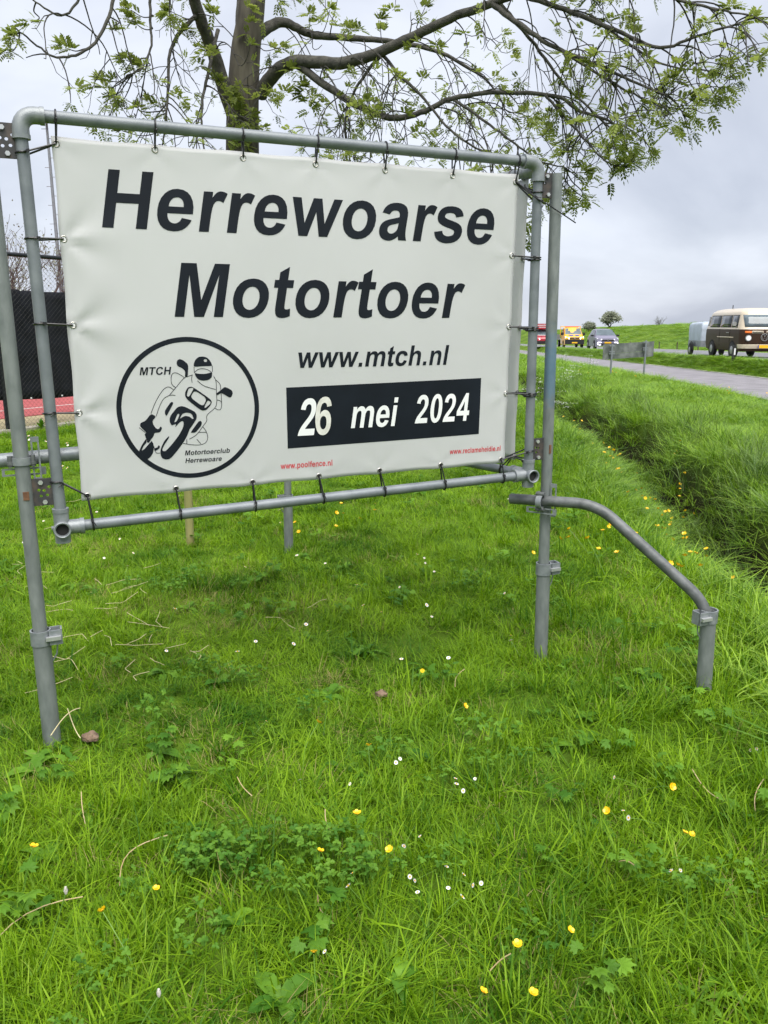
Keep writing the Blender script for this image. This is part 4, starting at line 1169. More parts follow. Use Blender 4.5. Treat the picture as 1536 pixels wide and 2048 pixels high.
k = RNG.random(len(X)) < dens
X, Y = X[k], Y[k]; s = RNG.uniform(0.6, 1.0, len(X))
scatter('clover', clov_v, np.stack([X, Y, terrain(X, Y) + 0.025], -1), RNG.uniform(0, 6.283, len(X)), np.stack([s, s, s * 1.1], -1), RNG.normal(0, 0.1, (len(X), 2)),
        'dark green clover patches in the lawn', 'clover')

# yellowed, dead grass lying in thin patches, and uncut tufts left round the posts
g_dry = leaf_mat('dead_grass', (0.17, 0.17, 0.05), (0.40, 0.33, 0.14), rough=0.7, trans=0.2, patch=0.3)
dry_v = variants('dead_tuft', [tuft(800 + k, 26, 0.07, 0.03, 0.09, 0.0015, 0.003, 1.15, 0.9, 3) for k in range(5)], g_dry)
X, Y = region(-3, 2.6, 0.9, 7.5, 150)
dens = 0.10 + 0.5 * sstep(0.35, 0.7, patchn(X, Y, 4.1, 3.0))
for cx, cy, sx, sy in ((1.0, 3.75, 0.30, 0.30), (0.0, 2.95, 0.16, 0.2), (-0.72, 2.75, 0.2, 0.2), (-0.05, 3.3, 0.2, 0.15), (-0.8, 4.4, 0.6, 0.5)):
    dens = np.maximum(dens, 0.75 * np.exp(-((X - cx) / sx) ** 2 - ((Y - cy) / sy) ** 2))
k = (RNG.random(len(X)) < dens) & (wof(X, Y) < 3.2)
X, Y = X[k], Y[k]; s = RNG.uniform(0.7, 1.2, len(X))
scatter('dead_grass', dry_v, np.stack([X, Y, terrain(X, Y) + 0.022], -1), RNG.uniform(0, 6.283, len(X)), np.stack([s, s, s], -1), RNG.normal(0, 0.12, (len(X), 2)),
        'yellowed dead grass lying between the green blades', 'grass')
X = np.concatenate([q[0] + RNG.normal(0, 0.07, 16) for q in POSTS]); Y = np.concatenate([q[1] + RNG.normal(0, 0.07, 16) for q in POSTS])
s = RNG.uniform(0.35, 0.6, len(X))
scatter('post_tufts', long_v, np.stack([X, Y, terrain(X, Y)], -1), RNG.uniform(0, 6.283, len(X)), np.stack([s, s, s], -1), RNG.normal(0, 0.16, (len(X), 2)),
        'uncut tufts of grass round the feet of the posts', 'grass')

# coarse upright tufts of broad-bladed grass
coarse_v = variants('coarse_tuft', [tuft(900 + k, 15, 0.035, 0.10, 0.24, 0.0055, 0.0105, 0.33, 1.2, 6) for k in range(5)], g_lawn)
X, Y = region(-1.8, 2.4, 1.1, 5.0, 9)
k = RNG.random(len(X)) < 0.35 + 0.6 * sstep(0.0, 0.5, patchn(X, Y, 2.9, 7.0)); X, Y = X[k], Y[k]; s = RNG.uniform(0.55, 0.95, len(X))
scatter('coarse_grass', coarse_v, np.stack([X, Y, terrain(X, Y)], -1), RNG.uniform(0, 6.283, len(X)), np.stack([s, s, s], -1), RNG.normal(0, 0.16, (len(X), 2)),
        'broad-bladed coarse grass tufts standing out of the lawn', 'grass')

# ------------------------------------------------------------------ flowers, stalks and clods in the grass
yel = mat('buttercup_petal', (0.80, 0.52, 0.01), rough=0.3, var=0.1, scale=60)
yel_c = mat('flower_centre', (0.75, 0.40, 0.01), rough=0.7, var=0.2, scale=200)
wht = mat('daisy_petal', (0.80, 0.79, 0.80), rough=0.6, var=0.05, scale=60)
stemg = mat('flower_stem', (0.12, 0.24, 0.03), rough=0.5, var=0.2)
straw = mat('dry_straw', (0.50, 0.42, 0.22), rough=0.7, scale=20, col2=(0.62, 0.55, 0.33))
straw_r = mat('dry_dandelion_stalk', (0.36, 0.25, 0.11), rough=0.6, scale=14, col2=(0.52, 0.42, 0.24))
fluff = mat('seed_head', (0.55, 0.52, 0.46), rough=0.95, var=0.25, scale=120, bump=0.5)
def petals(mb, n, r, w, lift, c=Vector((0, 0, 0)), r0=0.0):
    for k in range(n):
        a = 6.283 * k / n; d = Vector((math.cos(a), math.sin(a), 0)); s = Vector((-math.sin(a), math.cos(a), 0))
        pr = [(r0, 0.35), (r0 + (r - r0) * 0.55, 1.0), (r0 + (r - r0) * 0.9, 0.75), (r, 0.2)]
        vs, fs = [], []
        for rr, q in pr:
            z = Vector((0, 0, lift * (rr / r) ** 1.5 * r)); vs += [c + d * rr - s * w * q / 2 + z, c + d * rr + s * w * q / 2 + z]
        for i in range(3): fs.append((2 * i, 2 * i + 1, 2 * i + 3, 2 * i + 2))
        mb.add(vs, fs)
def flower_kit(kind):
    h = 1.0
    t = bpy.data.objects.new(kind, None); t.empty_display_size = 0.02; COL.objects.link(t)
    if kind == 'buttercup':
        m = MB(); petals(m, 5, 0.0112, 0.012, 0.55); m.build('petals', yel, t, smooth=60)
        m = MB(); m.disc((0, 0, 0.002), (0, 0, 1), 0.0042, 0.004, 10); m.build('flower_centre', yel_c, t)
    else:
        m = MB(); petals(m, 15, 0.0095, 0.0028, 0.2, r0=0.0025); m.build('petals', wht, t, smooth=60)
        m = MB(); m.disc((0, 0, 0.0015), (0, 0, 1), 0.0034, 0.003, 10); m.build('flower_centre', yel_c, t)
    MB().tube([(0, 0, -0.004), (0.004, 0.002, -0.05), (0.002, 0.008, -0.10), (0.0, 0.012, -0.16)], 0.0011, 4).build('stem', stemg, t)
    return t
bc0, da0 = flower_kit('buttercup'), flower_kit('daisy')
used = {'buttercup': False, 'daisy': False}
def put_flower(kind, p, s, tilt, label, group):
    src = bc0 if kind == 'buttercup' else da0
    o = src if not used[kind] else copy_tree(src)
    used[kind] = True
    o.location = p; o.scale = (s, s, s); o.rotation_euler = (tilt * math.sin(p.x * 37), -0.15 + tilt * math.cos(p.y * 41) - tilt * 0.6, p.x * 9)
    tag(o, label, kind, group)
rf = random.Random(5)
for px, py in ((205, 1825), (67, 1692), (737, 1480), (641, 1716), (779, 1717), (1141, 1857), (966, 1990), (1066, 1992), (1386, 1651), (1215, 1617), (313, 1785), (845, 1330),
               (1372, 1650), (1035, 1895), (628, 1920), (714, 1640), (930, 1405), (637, 1437), (1467, 1153), (1345, 1560)):
    h = rf.uniform(0.10, 0.15); p = on_level(px, py, h); p.z = gz(p.x, p.y) + h
    put_flower('buttercup', p, rf.uniform(0.8, 1.15), 0.5, 'yellow buttercup scattered in the open lawn', 'buttercups in the lawn')
BL = {(1225, 880): 'yellow buttercup in the dense row on the near ditch edge', (1330, 950): 'yellow buttercup in the large group where reeds hang over the ditch',
      (1380, 1105): 'yellow buttercup beside the lower end of the bent dull tube', (1240, 1040): 'yellow buttercup between the bent dull tube and the ditch', (1375, 870): 'yellow buttercup in the tall grass beyond the ditch',
      (1130, 1080): 'yellow buttercup in the lawn by the foot of the blue-patched post', (1062, 728): 'yellow buttercup far along the lawn, seen between banner and post', (1165, 815): 'yellow buttercup among the cow parsley on the ditch edge',
      (1180, 760): 'yellow buttercup on the bank below the road sign', (1440, 780): 'yellow buttercup on the bank beside the cycle path', (690, 1045): 'small yellow buttercup in the lawn behind the banner', (1090, 790): 'yellow buttercup beside the upper half of the blue-patched post'}
for cx, cy, sx, sy, n in ((1225, 880, 30, 16, 15), (1330, 950, 60, 34, 28), (1380, 1105, 35, 35, 9), (1240, 1040, 50, 30, 6), (1375, 870, 25, 12, 7), (1130, 1080, 60, 30, 6), (1062, 728, 6, 8, 7), (1165, 815, 40, 14, 12),
                          (1180, 760, 90, 20, 12), (1440, 780, 60, 20, 6), (690, 1045, 60, 25, 8), (1090, 790, 14, 10, 6)):
    for _ in range(n):
        h = (rf.uniform(0.26, 0.40) if cx in (1330, 1225) else rf.uniform(0.16, 0.30)) if cx > 1100 else 0.12
        p = on_level(cx + rf.gauss(0, sx * 0.7), cy + rf.gauss(0, sy * 0.7), h)
        if p.y > 60 or abs(wof(p.x, p.y) - 10.4) < 1.7: continue
        zt = gz(p.x, p.y)
        put_flower('buttercup', Vector((p.x, p.y, max(zt + 0.14, h + min(0, zt)))), rf.uniform(1.0, 1.5) * (1 + p.y * 0.02), 0.5,
                   BL[(cx, cy)], BL[(cx, cy)].replace('yellow buttercup', 'buttercups'))
for px, py in ((924, 1802), (893, 1746), (927, 1757), (962, 1768), (835, 1804), (830, 1780), (896, 1789), (808, 1703), (840, 1680), (1247, 1614), (1258, 1630), (1343, 1729), (1362, 1727),
               (1230, 1542), (800, 1515), (792, 1522), (911, 1555), (913, 1566), (950, 1558), (705, 1759), (697, 1785), (650, 1918), (532, 1440), (1502, 1492), (1515, 1489), (600, 1560), (700, 1565), (945, 1775), (820, 1772), (926, 1580)):
    h = rf.uniform(0.07, 0.11); p = on_level(px, py, h); p.z = gz(p.x, p.y) + h
    put_flower('daisy', p, rf.uniform(0.6, 0.95), 0.8, 'small white daisy scattered in the open lawn', 'daisies in the lawn')
for _ in range(44):
    p = on_level(rf.uniform(20, 1040), rf.uniform(985, 1330), 0.08)
    if wof(p.x, p.y) > 2.8: continue
    p.z = gz(p.x, p.y) + 0.085
    put_flower('daisy', p, rf.uniform(0.8, 1.3), 0.4, 'tiny white daisy in the mown grass behind and under the banner', 'daisies under the banner')
for _ in range(26):
    p = on_level(rf.uniform(0, 150), rf.uniform(868, 945), 0.09); p.z = gz(p.x, p.y) + 0.11
    put_flower('daisy', p, rf.uniform(1.4, 2.0), 0.4, 'white daisy in the grass strip before the court fence', 'daisies by the court fence')

def stalk(p, az, L, bend, material, label, group, lift=0.05, r=0.0017, head=False):
    d = Vector((math.cos(az), math.sin(az), 0)); s = Vector((-d.y, d.x, 0)); pts = []
    rk = random.Random(int(p.x * 9999) + int(p.y * 777)); kink, kt, tiltup = (rk.choice((0, 0, 0.35, -0.5, 0.9)) if r < 0.0015 else 0), rk.uniform(0.3, 0.7), rk.random() < 0.6
    for k in range(9):
        t = k / 8
        q = p + d * L * (t - 0.5) + s * (bend * L * math.sin(t * math.pi) + (kink * L * abs(t - kt)))
        q.z = gz(q.x, q.y) + 0.05 + lift * (t if tiltup else 0.5 + 0.5 * math.sin(t * 2.4 + az * 5))
        pts.append(q)
    if head:
        t_ = thing('dry_stalk', p, label, 'stalk', group)
        MB().tube(pts, r, 6).build('stem', material, t_)
        MB().tube([pts[-1], pts[-1] + Vector((0, 0, 0.005)), pts[-1] + Vector((0.001, 0, 0.012))], [0.003, 0.006, 0.002], 8).build('seed_head', fluff, t_)
        return t_
    return tag(MB().tube(pts, r, 6).build('dry_stalk', material, origin=p), label, 'stalk', group)
for px, py, az, L, bend in ((168, 1630, 2.0, 0.10, 0.03), (290, 1730, 1.1, 0.20, 0.3), (62, 1880, 0.9, 0.30, 0.34), (490, 1585, 2.5, 0.07, 0.1), (645, 1820, 1.9, 0.11, 0.06),
                            (1430, 1570, 2.3, 0.17, 0.25), (1520, 1590, 1.0, 0.14, 0.1), (920, 1350, 1.0, 0.09, 0.2), (1255, 1735, 2.6, 0.05, 0.1), (1000, 1940, 0.1, 0.05, 0.1), (655, 1660, 1.9, 0.05, 0.1)):
    p = on_level(px, py, 0.06)
    stalk(p, az, L, bend, straw_r, 'brown leafless dandelion stalk lying on the open lawn', 'dandelion stalks on the lawn', 0.045, 0.0016)
for px, py, hx in ((132, 1785, 0.25), (318, 1990, 0.16)):
    p = on_level(px, py, hx); b = Vector((p.x - 0.10, p.y - 0.03, gz(p.x, p.y)))
    t_ = thing('dandelion_seed_stem', b, 'tall dandelion stem with a closed grey seed head', 'stem', 'dandelion seed stems')
    MB().tube([b, b.lerp(p, 0.5) + Vector((0.008, 0, 0.0)), p], 0.0017, 6).build('stem', stemg, t_)
    MB().tube([p - Vector((0, 0, 0.004)), p + Vector((0, 0, 0.006)), p + Vector((0, 0, 0.016))], [0.003, 0.0055, 0.0025], 8).build('seed_head', fluff, t_)
rs = random.Random(9)
for _ in range(40):
    if rs.random() < 0.65:
        px, py = rs.gauss(270, 120), rs.gauss(1255, 75)
    else:
        px, py = rs.uniform(10, 640), rs.uniform(1000, 1240)
    if not (0 < px < 760 and 1000 < py < 1400): continue
    p = on_level(px, py, 0.06)
    if min((p.xy - Vector(q).xy).length for q in ((PL.x, PL.y), (PB.x, PB.y))) < 0.12: continue
    stalk(p, rs.uniform(0, 3.14), rs.uniform(0.06, 0.24), rs.uniform(-0.12, 0.12), straw, 'pale dry straw lying on the mown grass under the banner', 'straw under the banner', rs.uniform(0.0, 0.035), 0.0013)
for px, py, az in ((150, 1470, 2.2), (135, 1478, 1.2)):
    p = on_level(px, py, 0.05); stalk(p, az, 0.16, 0.02, straw, 'pale straw crossing at the foot of the court-side post', 'straw at the court-side post', 0.08, 0.0018)

soil = mat('dry_soil', (0.13, 0.085, 0.055), rough=0.95, scale=40, col2=(0.26, 0.18, 0.125), bump=0.8, bscale=120)
def clod(p, r, label):
    bm = bmesh.new(); bmesh.ops.create_icosphere(bm, subdivisions=3, radius=1.0)
    for v in bm.verts:
        c = v.co; k = 1 + 0.22 * math.sin(c.x * 5 + 1) * math.sin(c.y * 4) + 0.15 * math.sin(c.z * 9 + c.x * 7) + 0.08 * math.sin(c.x * 17 + c.y * 13)
        v.co = Vector((c.x * k * r, c.y * k * r * 0.8, max(-0.4, c.z) * k * r * 0.6))
    me = bpy.data.meshes.new('soil_clod'); bm.to_mesh(me); bm.free(); me.materials.append(soil)
    me.polygons.foreach_set('use_smooth', [True] * len(me.polygons))
    o = bpy.data.objects.new('soil_clod', me); COL.objects.link(o); o.location = p
    tag(o, label, 'clod')
p = on_level(182, 1492, 0.02); clod(Vector((p.x, p.y, gz(p.x, p.y) + 0.035)), 0.032, 'brown lump of soil beside the foot of the court-side post')
p = on_level(762, 1390, 0.02); clod(Vector((p.x, p.y, gz(p.x, p.y) + 0.045)), 0.026, 'brown lump of soil alone in the middle of the lawn')

# cow parsley along the far part of the ditch
def parsley(seed):
    r = random.Random(seed); t = bpy.data.objects.new('cow_parsley', None); COL.objects.link(t)
    st, um = MB(), MB()
    for _ in range(4):
        top = Vector((r.gauss(0, 0.09), r.gauss(0, 0.09), r.uniform(0.55, 0.8)))
        st.tube([(0, 0, 0), top * 0.5 + Vector((0, 0, 0.05)), top], 0.003, 4)
        for _ in range(8):
            q = top + Vector((r.gauss(0, 0.05), r.gauss(0, 0.05), r.gauss(0, 0.008)))
            um.disc(q, (r.gauss(0, .2), r.gauss(0, .2), 1), r.uniform(0.005, 0.010), 0.003, 5)
    tag(st.build('stems', stemg, t), kind='stuff'); tag(um.build('umbels', wht, t), kind='stuff')
    return t
pars = [parsley(k) for k in range(3)]; np_used = 0
for _ in range(22):
    px, py = random.choice(((1128, 735), (1150, 727), (1112, 718), (1165, 722), (1140, 745), (1100, 782), (1130, 800)))
    p = on_level(px + random.gauss(0, 14), py + random.gauss(0, 7), 0.55)
    if not (2.6 < wof(p.x, p.y) < 7.5): continue
    o = pars[np_used] if np_used < 3 else copy_tree(pars[np_used % 3])
    np_used += 1
    o.location = (p.x, p.y, gz(p.x, p.y)); o.rotation_euler = (0, 0, random.uniform(0, 6)); s = random.uniform(0.7, 1.0); o.scale = (s, s, s)
    tag(o, 'white flowering cow parsley along the ditch before the road sign', 'cow parsley', 'cow parsley along the ditch')
for o in pars[np_used:]:
    for c in list(o.children): bpy.data.objects.remove(c)
    bpy.data.objects.remove(o)

# ------------------------------------------------------------------ the ash tree behind the banner
bark = mat('ash_bark', (0.036, 0.031, 0.023), rough=0.9, scale=9, col2=(0.105, 0.095, 0.068), bump=0.9, bscale=30, stretch=(1, 1, 0.25), thr=(0.35, 0.7))
bark_l = mat('ash_limb_bark', (0.032, 0.031, 0.027), rough=0.9, scale=16, col2=(0.095, 0.09, 0.076), bump=0.9, bscale=60)
twig_m = mat('ash_twig', (0.022, 0.021, 0.019), rough=0.85, scale=20, col2=(0.05, 0.047, 0.04))
ashleaf = leaf_mat('ash_leaves', (0.12, 0.155, 0.035), (0.36, 0.42, 0.12), rough=0.5, trans=0.5, patch=0.5, patch_scale=1.5)
rt = random.Random(21)
TB = at(505, 900, 10.0); TB = Vector((TB.x, 10.0, gz(TB.x, 10.0)))
ash = thing('ash_tree', TB, 'large ash tree in young leaf behind the banner, with drooping branches', 'tree')
def crom(p, n=6):
    out = []
    for i in range(len(p) - 1):
        p0, p1, p2, p3 = p[max(i - 1, 0)], p[i], p[i + 1], p[min(i + 2, len(p) - 1)]
        for k in range(n):
            t = k / n
            out.append(0.5 * ((2 * p1) + (p2 - p0) * t + (2 * p0 - 5 * p1 + 4 * p2 - p3) * t * t + (-p0 + 3 * p1 - 3 * p2 + p3) * t ** 3))
    return out + [p[-1]]
def limb(pts, r0, r1, name='limb', m=None, n=12, wob=0.003):
    P = crom([Vector(q) for q in pts]); N = len(P)
    P = [P[0]] + [q + Vector((rt.gauss(0, wob), rt.gauss(0, wob), rt.gauss(0, wob))) for q in P[1:-1]] + [P[-1]]
    rs = [r0 + (r1 - r0) * (k / (N - 1)) ** 0.8 for k in range(N)]
    MB().tube(P, rs, n).build(name, m or bark_l, ash)
    return P, rs
A = at
tr0 = A(485, 300, 10); tr1 = A(490, 120, 10); tr2 = A(505, 0, 10)
trunk_pts = [TB - Vector((0, 0, 0.15)), TB + Vector((0, 0, 0.3)), Vector((tr0.x - 0.02, 10, 1.9)), tr0, tr1, tr2, tr2 + Vector((0.12, 0.1, 1.3)), tr2 + Vector((0.2, -0.1, 3.0)), tr2 + Vector((0.1, 0.1, 5.0))]
P = crom(trunk_pts, 8)
MB().tube(P, [0.30 - 0.03 * min(1, k / 6) - 0.19 * (k / (len(P) - 1)) ** 1.6 - (0.04 if k > 6 else 0) for k in range(len(P))], 28).build('trunk', bark, ash)
LIMBS = []
def L_(*a, r0, r1): LIMBS.append(limb([A(*q) for q in a], r0, r1))
L_((475, 245, 10), (450, 180, 9.85), (428, 110, 9.7), (395, 20, 9.4), (370, -70, 9.1), (330, -190, 8.6), r0=0.10, r1=0.045)
L_((520, 190, 10), (548, 148, 9.8), (590, 124, 9.6), (680, 126, 9.3), (750, 108, 9.1), (820, 76, 8.9), (900, 38, 8.7), (990, 5, 8.4), (1090, -30, 8.1), (1230, -50, 7.7), r0=0.085, r1=0.024)
L_((590, 126, 9.6), (650, 170, 9.4), (720, 214, 9.2), (790, 236, 9.0), (850, 222, 8.9), (905, 197, 8.8), (1000, 185, 8.6), (1110, 192, 8.4), (1160, 222, 8.3), (1215, 240, 8.2), r0=0.045, r1=0.012)
L_((497, 85, 10.0), (545, 50, 10.15), (575, 46, 10.2), (620, 68, 10.3), (700, 76, 10.4), (790, 84, 10.5), (880, 105, 10.5), (960, 150, 10.5), r0=0.07, r1=0.016)
L_((985, 8, 8.4), (1040, 50, 8.2), (1110, 95, 8.0), (1190, 128, 7.8), (1260, 160, 7.7), (1330, 190, 7.6), r0=0.028, r1=0.008)
L_((1040, -12, 8.2), (1130, 20, 8.0), (1230, 60, 7.8), (1320, 95, 7.6), (1400, 70, 7.4), (1480, 45, 7.3), r0=0.026, r1=0.008)
L_((760, 105, 9.1), (800, 150, 9.0), (850, 200, 8.9), (900, 260, 8.7), (960, 300, 8.6), (1030, 330, 8.5), r0=0.02, r1=0.007)
L_((905, 198, 8.8), (960, 235, 8.7), (1020, 280, 8.5), (1075, 320, 8.4), (1130, 335, 8.3), r0=0.016, r1=0.006)
L_((1090, 190, 8.4), (1140, 245, 8.3), (1180, 290, 8.2), (1215, 325, 8.1), (1255, 335, 8.0), r0=0.014, r1=0.005)
L_((770, 100, 9.1), (730, 150, 9.2), (700, 200, 9.3), (690, 260, 9.3), (700, 320, 9.3), r0=0.02, r1=0.007)
L_((395, 30, 9.4), (355, 70, 9.3), (338, 120, 9.2), (336, 180, 9.1), (332, 240, 9.0), (325, 290, 9.0), r0=0.024, r1=0.008)
L_((370, -60, 9.1), (310, -40, 8.8), (300, 30, 8.7), (302, 90, 8.6), (285, 135, 8.5), (265, 148, 8.5), r0=0.02, r1=0.006)
L_((300, -160, 8.5), (240, -70, 8.3), (222, 20, 8.2), (190, 85, 8.1), (150, 110, 8.0), (105, 112, 7.9), (60, 80, 7.9), (25, 50, 7.8), r0=0.022, r1=0.006)
L_((240, -80, 8.3), (180, -30, 8.0), (130, 30, 7.9), (80, 10, 7.8), (40, -20, 7.7), r0=0.016, r1=0.005)
L_((436, 60, 9.6), (420, 130, 9.4), (405, 200, 9.2), (403, 250, 9.1), (408, 305, 9.0), r0=0.022, r1=0.008)
L_((487, 130, 10.05), (478, 40, 10.25), (480, -40, 10.5), (450, -120, 10.8), r0=0.06, r1=0.02)
L_((1150, -45, 7.9), (1260, -30, 7.7), (1360, 0, 7.5), (1440, 20, 7.4), (1500, 30, 7.3), r0=0.022, r1=0.006)
L_((1120, 98, 8.0), (1200, 150, 7.9), (1280, 195, 7.8), (1345, 215, 7.7), r0=0.016, r1=0.005)
L_((1180, 30, 7.9), (1260, 90, 7.8), (1330, 130, 7.7), (1390, 140, 7.6), r0=0.016, r1=0.005)
L_((1000, 8, 8.5), (1070, 90, 8.6), (1130, 170, 8.6), (1200, 235, 8.5), (1250, 290, 8.4), r0=0.02, r1=0.006)
L_((505, -60, 10), (620, -160, 9.6), (800, -220, 9.0), (980, -230, 8.4), (1150, -200, 7.9), r0=0.08, r1=0.025)
L_((505, -160, 10), (350, -300, 9.6), (180, -330, 9.2), (40, -280, 8.8), r0=0.08, r1=0.02)
L_((505, -220, 10.1), (640, -420, 11), (820, -500, 12), r0=0.07, r1=0.015)
L_((505, -100, 10.1), (430, -250, 11), (330, -380, 12.2), r0=0.07, r1=0.015)

twigs, leaves = MB(), MB()
ENV = [(-9, 4.4), (-3.3, 4.3), (-2.9, 3.5), (-2.2, 3.0), (1.6, 2.65), (1.9, 2.85), (2.7, 3.3), (3.15, 3.8), (3.85, 4.5), (9, 4.7)]
def crown_floor(x):                               # lowest reach of the drooping crown
    for (a, za), (b, zb) in zip(ENV, ENV[1:]):
        if x <= b: return za + (zb - za) * (x - a) / (b - a)
    return 4.7
def pinnate(base, d, L, tv):
    """young compound leaf: a drooping stalk with pairs of narrow leaflets"""
    d = d.normalized(); n = Vector((rt.gauss(0, .4), rt.gauss(0, .4), 1)).normalized(); s = d.cross(n)
    if s.length < 1e-3: return
    s.normalize(); n = s.cross(d)
    k = 4
    for i in range(k):
        t = 0.25 + 0.75 * i / k
        c = base + d * L * t - Vector((0, 0, 0.35 * L * t * t)); ll = L * (0.42 - 0.08 * abs(t - 0.6)); ww = ll * 0.5
        for sg in (-1, 1):
            q = (s * sg * 0.8 + d * 0.6 - Vector((0, 0, 0.25))).normalized(); e = q.cross(n).normalized() * ww / 2
            leaves.add([c, c + q * ll * 0.45 + e, c + q * ll, c + q * ll * 0.45 - e], [(0, 1, 2, 3)], tv)
    c = base + d * L - Vector((0, 0, 0.35 * L)); q = (d - Vector((0, 0, 0.5))).normalized(); e = s * L * 0.06
    leaves.add([c, c + q * L * 0.2 + e, c + q * L * 0.42, c + q * L * 0.2 - e], [(0, 1, 2, 3)], tv)
def clump(p, d, s=1.0, free=False):
    if not free and p.z < crown_floor(p.x) - 0.15: return
    tv0 = rt.random()
    for _ in range(rt.randint(3, 6)):
        q = d * 0.7 + Vector((rt.gauss(0, .8), rt.gauss(0, .8), rt.gauss(0.35, .6)))
        pinnate(p, q, rt.uniform(0.075, 0.125) * s, min(1, max(0, tv0 + rt.gauss(0, .15))))
def twig(p, d, L, r0, depth=0, leafy=1.0):
    n = max(5, int(L / 0.065)); st = L / n; pts = [p.copy()]; d = d.normalized()
    turn = rt.uniform(0.55, 0.75); ax = Vector((rt.gauss(0, 1), rt.gauss(0, 1), 0)).normalized()
    for k in range(n):
        t = k / n
        if t < turn: d = d + Vector((0, 0, -0.17 * (1 + depth * 0.2)))
        else: d = d + Vector((0, 0, 0.5)) + ax * 0.14
        d = (d + Vector((rt.gauss(0, .09), rt.gauss(0, .09), rt.gauss(0, .05)))).normalized()
        p = p + d * st; pts.append(p.copy())
        if p.z < crown_floor(p.x) + rt.uniform(-0.05, 0.15): break
        if depth < 2 and k > 1 and rt.random() < (0.30 if depth == 0 else 0.16):
            sd = (d + Vector((rt.gauss(0, .9), rt.gauss(0, .9), rt.gauss(0, .3)))).normalized()
            twig(p, sd, L * rt.uniform(0.3, 0.6), r0 * 0.65, depth + 1, leafy)
        if k > 2 and rt.random() < 0.03 * leafy: clump(p, Vector((rt.gauss(0, 1), rt.gauss(0, 1), 0.6)).normalized(), 0.75)
    if len(pts) < 3: return
    twigs.tube(pts, [r0 * (1 - 0.6 * k / len(pts)) for k in range(len(pts))], 5, False)
    if rt.random() < leafy: clump(p, d)
for li, (P, rs) in enumerate(LIMBS):
    high = P[-1].z > 6.2 and P[0].z > 5.2
    L = sum((P[k + 1] - P[k]).length for k in range(len(P) - 1))
    cnt = int(L * (2.4 if high else 4.9)); cnt = max(cnt, 5)
    for _ in range(cnt):
        f = rt.uniform(0.12, 1.0) if rs[0] > 0.05 else rt.uniform(0.05, 1.0)
        k = min(len(P) - 2, int(f * (len(P) - 1))); p = P[k].lerp(P[k + 1], rt.random())
        t = (P[k + 1] - P[k]).normalized()
        d = t * 0.8 + Vector((rt.gauss(0, .8), rt.gauss(0, .9), rt.gauss(0.0, .55)))
        if p.x < -1.0 and rt.random() < 0.35: continue
        if p.x < -1.0: leafy = 0.6
        else: leafy = 0.72
        twig(p, d, rt.uniform(0.45, 1.15) * (1.1 if high else 1.0), 0.0075, 0, leafy)
    twig(P[-1], P[-1] - P[-2], rt.uniform(0.4, 0.9), max(0.006, rs[-1] * 0.9))
# epicormic shoots on the trunk
for px, py, n in ((490, 190, 7), (470, 215, 5), (500, 30, 5), (580, 130, 4), (560, 200, 5), (600, 190, 5), (490, 260, 6), (640, 200, 5), (660, 240, 5)):
    c = A(px, py, 9.7)
    for _ in range(n):
        q = c + Vector((rt.gauss(0, .10), rt.gauss(0, .10), rt.gauss(0, .10)))
        clump(q, Vector((rt.gauss(0, 1), -0.8, rt.gauss(0, .6))).normalized(), 1.25)
# drooping leafy spray low behind the banner's upper edge
for _ in range(34):
    c = A(rt.uniform(560, 1050), rt.uniform(235, 345), rt.uniform(8.8, 10.6))
    twig(c + Vector((0, 0, 0.35)), Vector((rt.gauss(0, 1), rt.gauss(0, 1), -0.4)), rt.uniform(0.3, 0.6), 0.005, 1, 1.0)
for _ in range(8):
    c = A(rt.uniform(1045, 1120), rt.uniform(320, 400), rt.uniform(8.6, 9.6))
    twig(c + Vector((0, 0, 0.3)), Vector((rt.gauss(0.4, 1), rt.gauss(0, 1), -0.4)), rt.uniform(0.3, 0.6), 0.005, 1, 1.0)
# outer sprays that give the crown its outline, each grown out from the nearest limb
for px, py, Y in ((30, 75, 7.8), (12, 105, 7.8), (62, 45, 7.8), (130, 95, 8.0), (232, 62, 8.3), (262, 40, 8.5), (205, 160, 8.6), (232, 190, 8.7), (252, 120, 8.5), (272, 135, 8.6), (188, 172, 8.5), (243, 205, 8.8), (275, 215, 8.8),
                  (300, 205, 8.9), (245, 262, 8.9), (340, 22, 9.2), (425, 25, 9.3), (262, 20, 8.5), (430, 160, 9.4), (375, 60, 9.2), (560, 95, 9.6), (620, 30, 9.8), (660, 20, 9.6), (700, 60, 9.4), (760, 40, 9.2), (850, 15, 9.0),
                  (1500, 42, 7.3), (1460, 15, 7.4), (1410, 45, 7.4), (1375, 195, 7.6), (1345, 160, 7.6), (1270, 322, 8.0), (1245, 330, 8.0), (1180, 402, 8.4), (1150, 410, 8.4), (1165, 345, 8.3), (1130, 300, 8.4), (1060, 470, 9.0), (1050, 490, 9.0), (1095, 380, 8.8)):
    c = A(px, py, Y); best = min((q for P, _ in LIMBS for q in P), key=lambda q: (q - c).length + (0.6 if q.z < c.z else 0))
    mid = best.lerp(c, 0.55) + Vector((rt.gauss(0, .05), rt.gauss(0, .05), -0.12 * (best - c).length)); end = c + Vector((0, 0, 0.0))
    Pq = crom([best, best.lerp(mid, 0.5) + Vector((rt.gauss(0, .03), rt.gauss(0, .03), 0.0)), mid, end], 5)
    twigs.tube(Pq, [0.0075 * (1 - 0.55 * k / len(Pq)) for k in range(len(Pq))], 5, False)
    for k in (len(Pq) - 4, len(Pq) - 1, len(Pq) - 1): clump(Pq[k], (end - mid).normalized() + Vector((0, 0, 0.3)), 1.15, True)
tag(twigs.build('twigs', twig_m, ash), kind='stuff')
tag(leaves.build('foliage', ashleaf, ash, smooth=0, tint=True), kind='stuff')

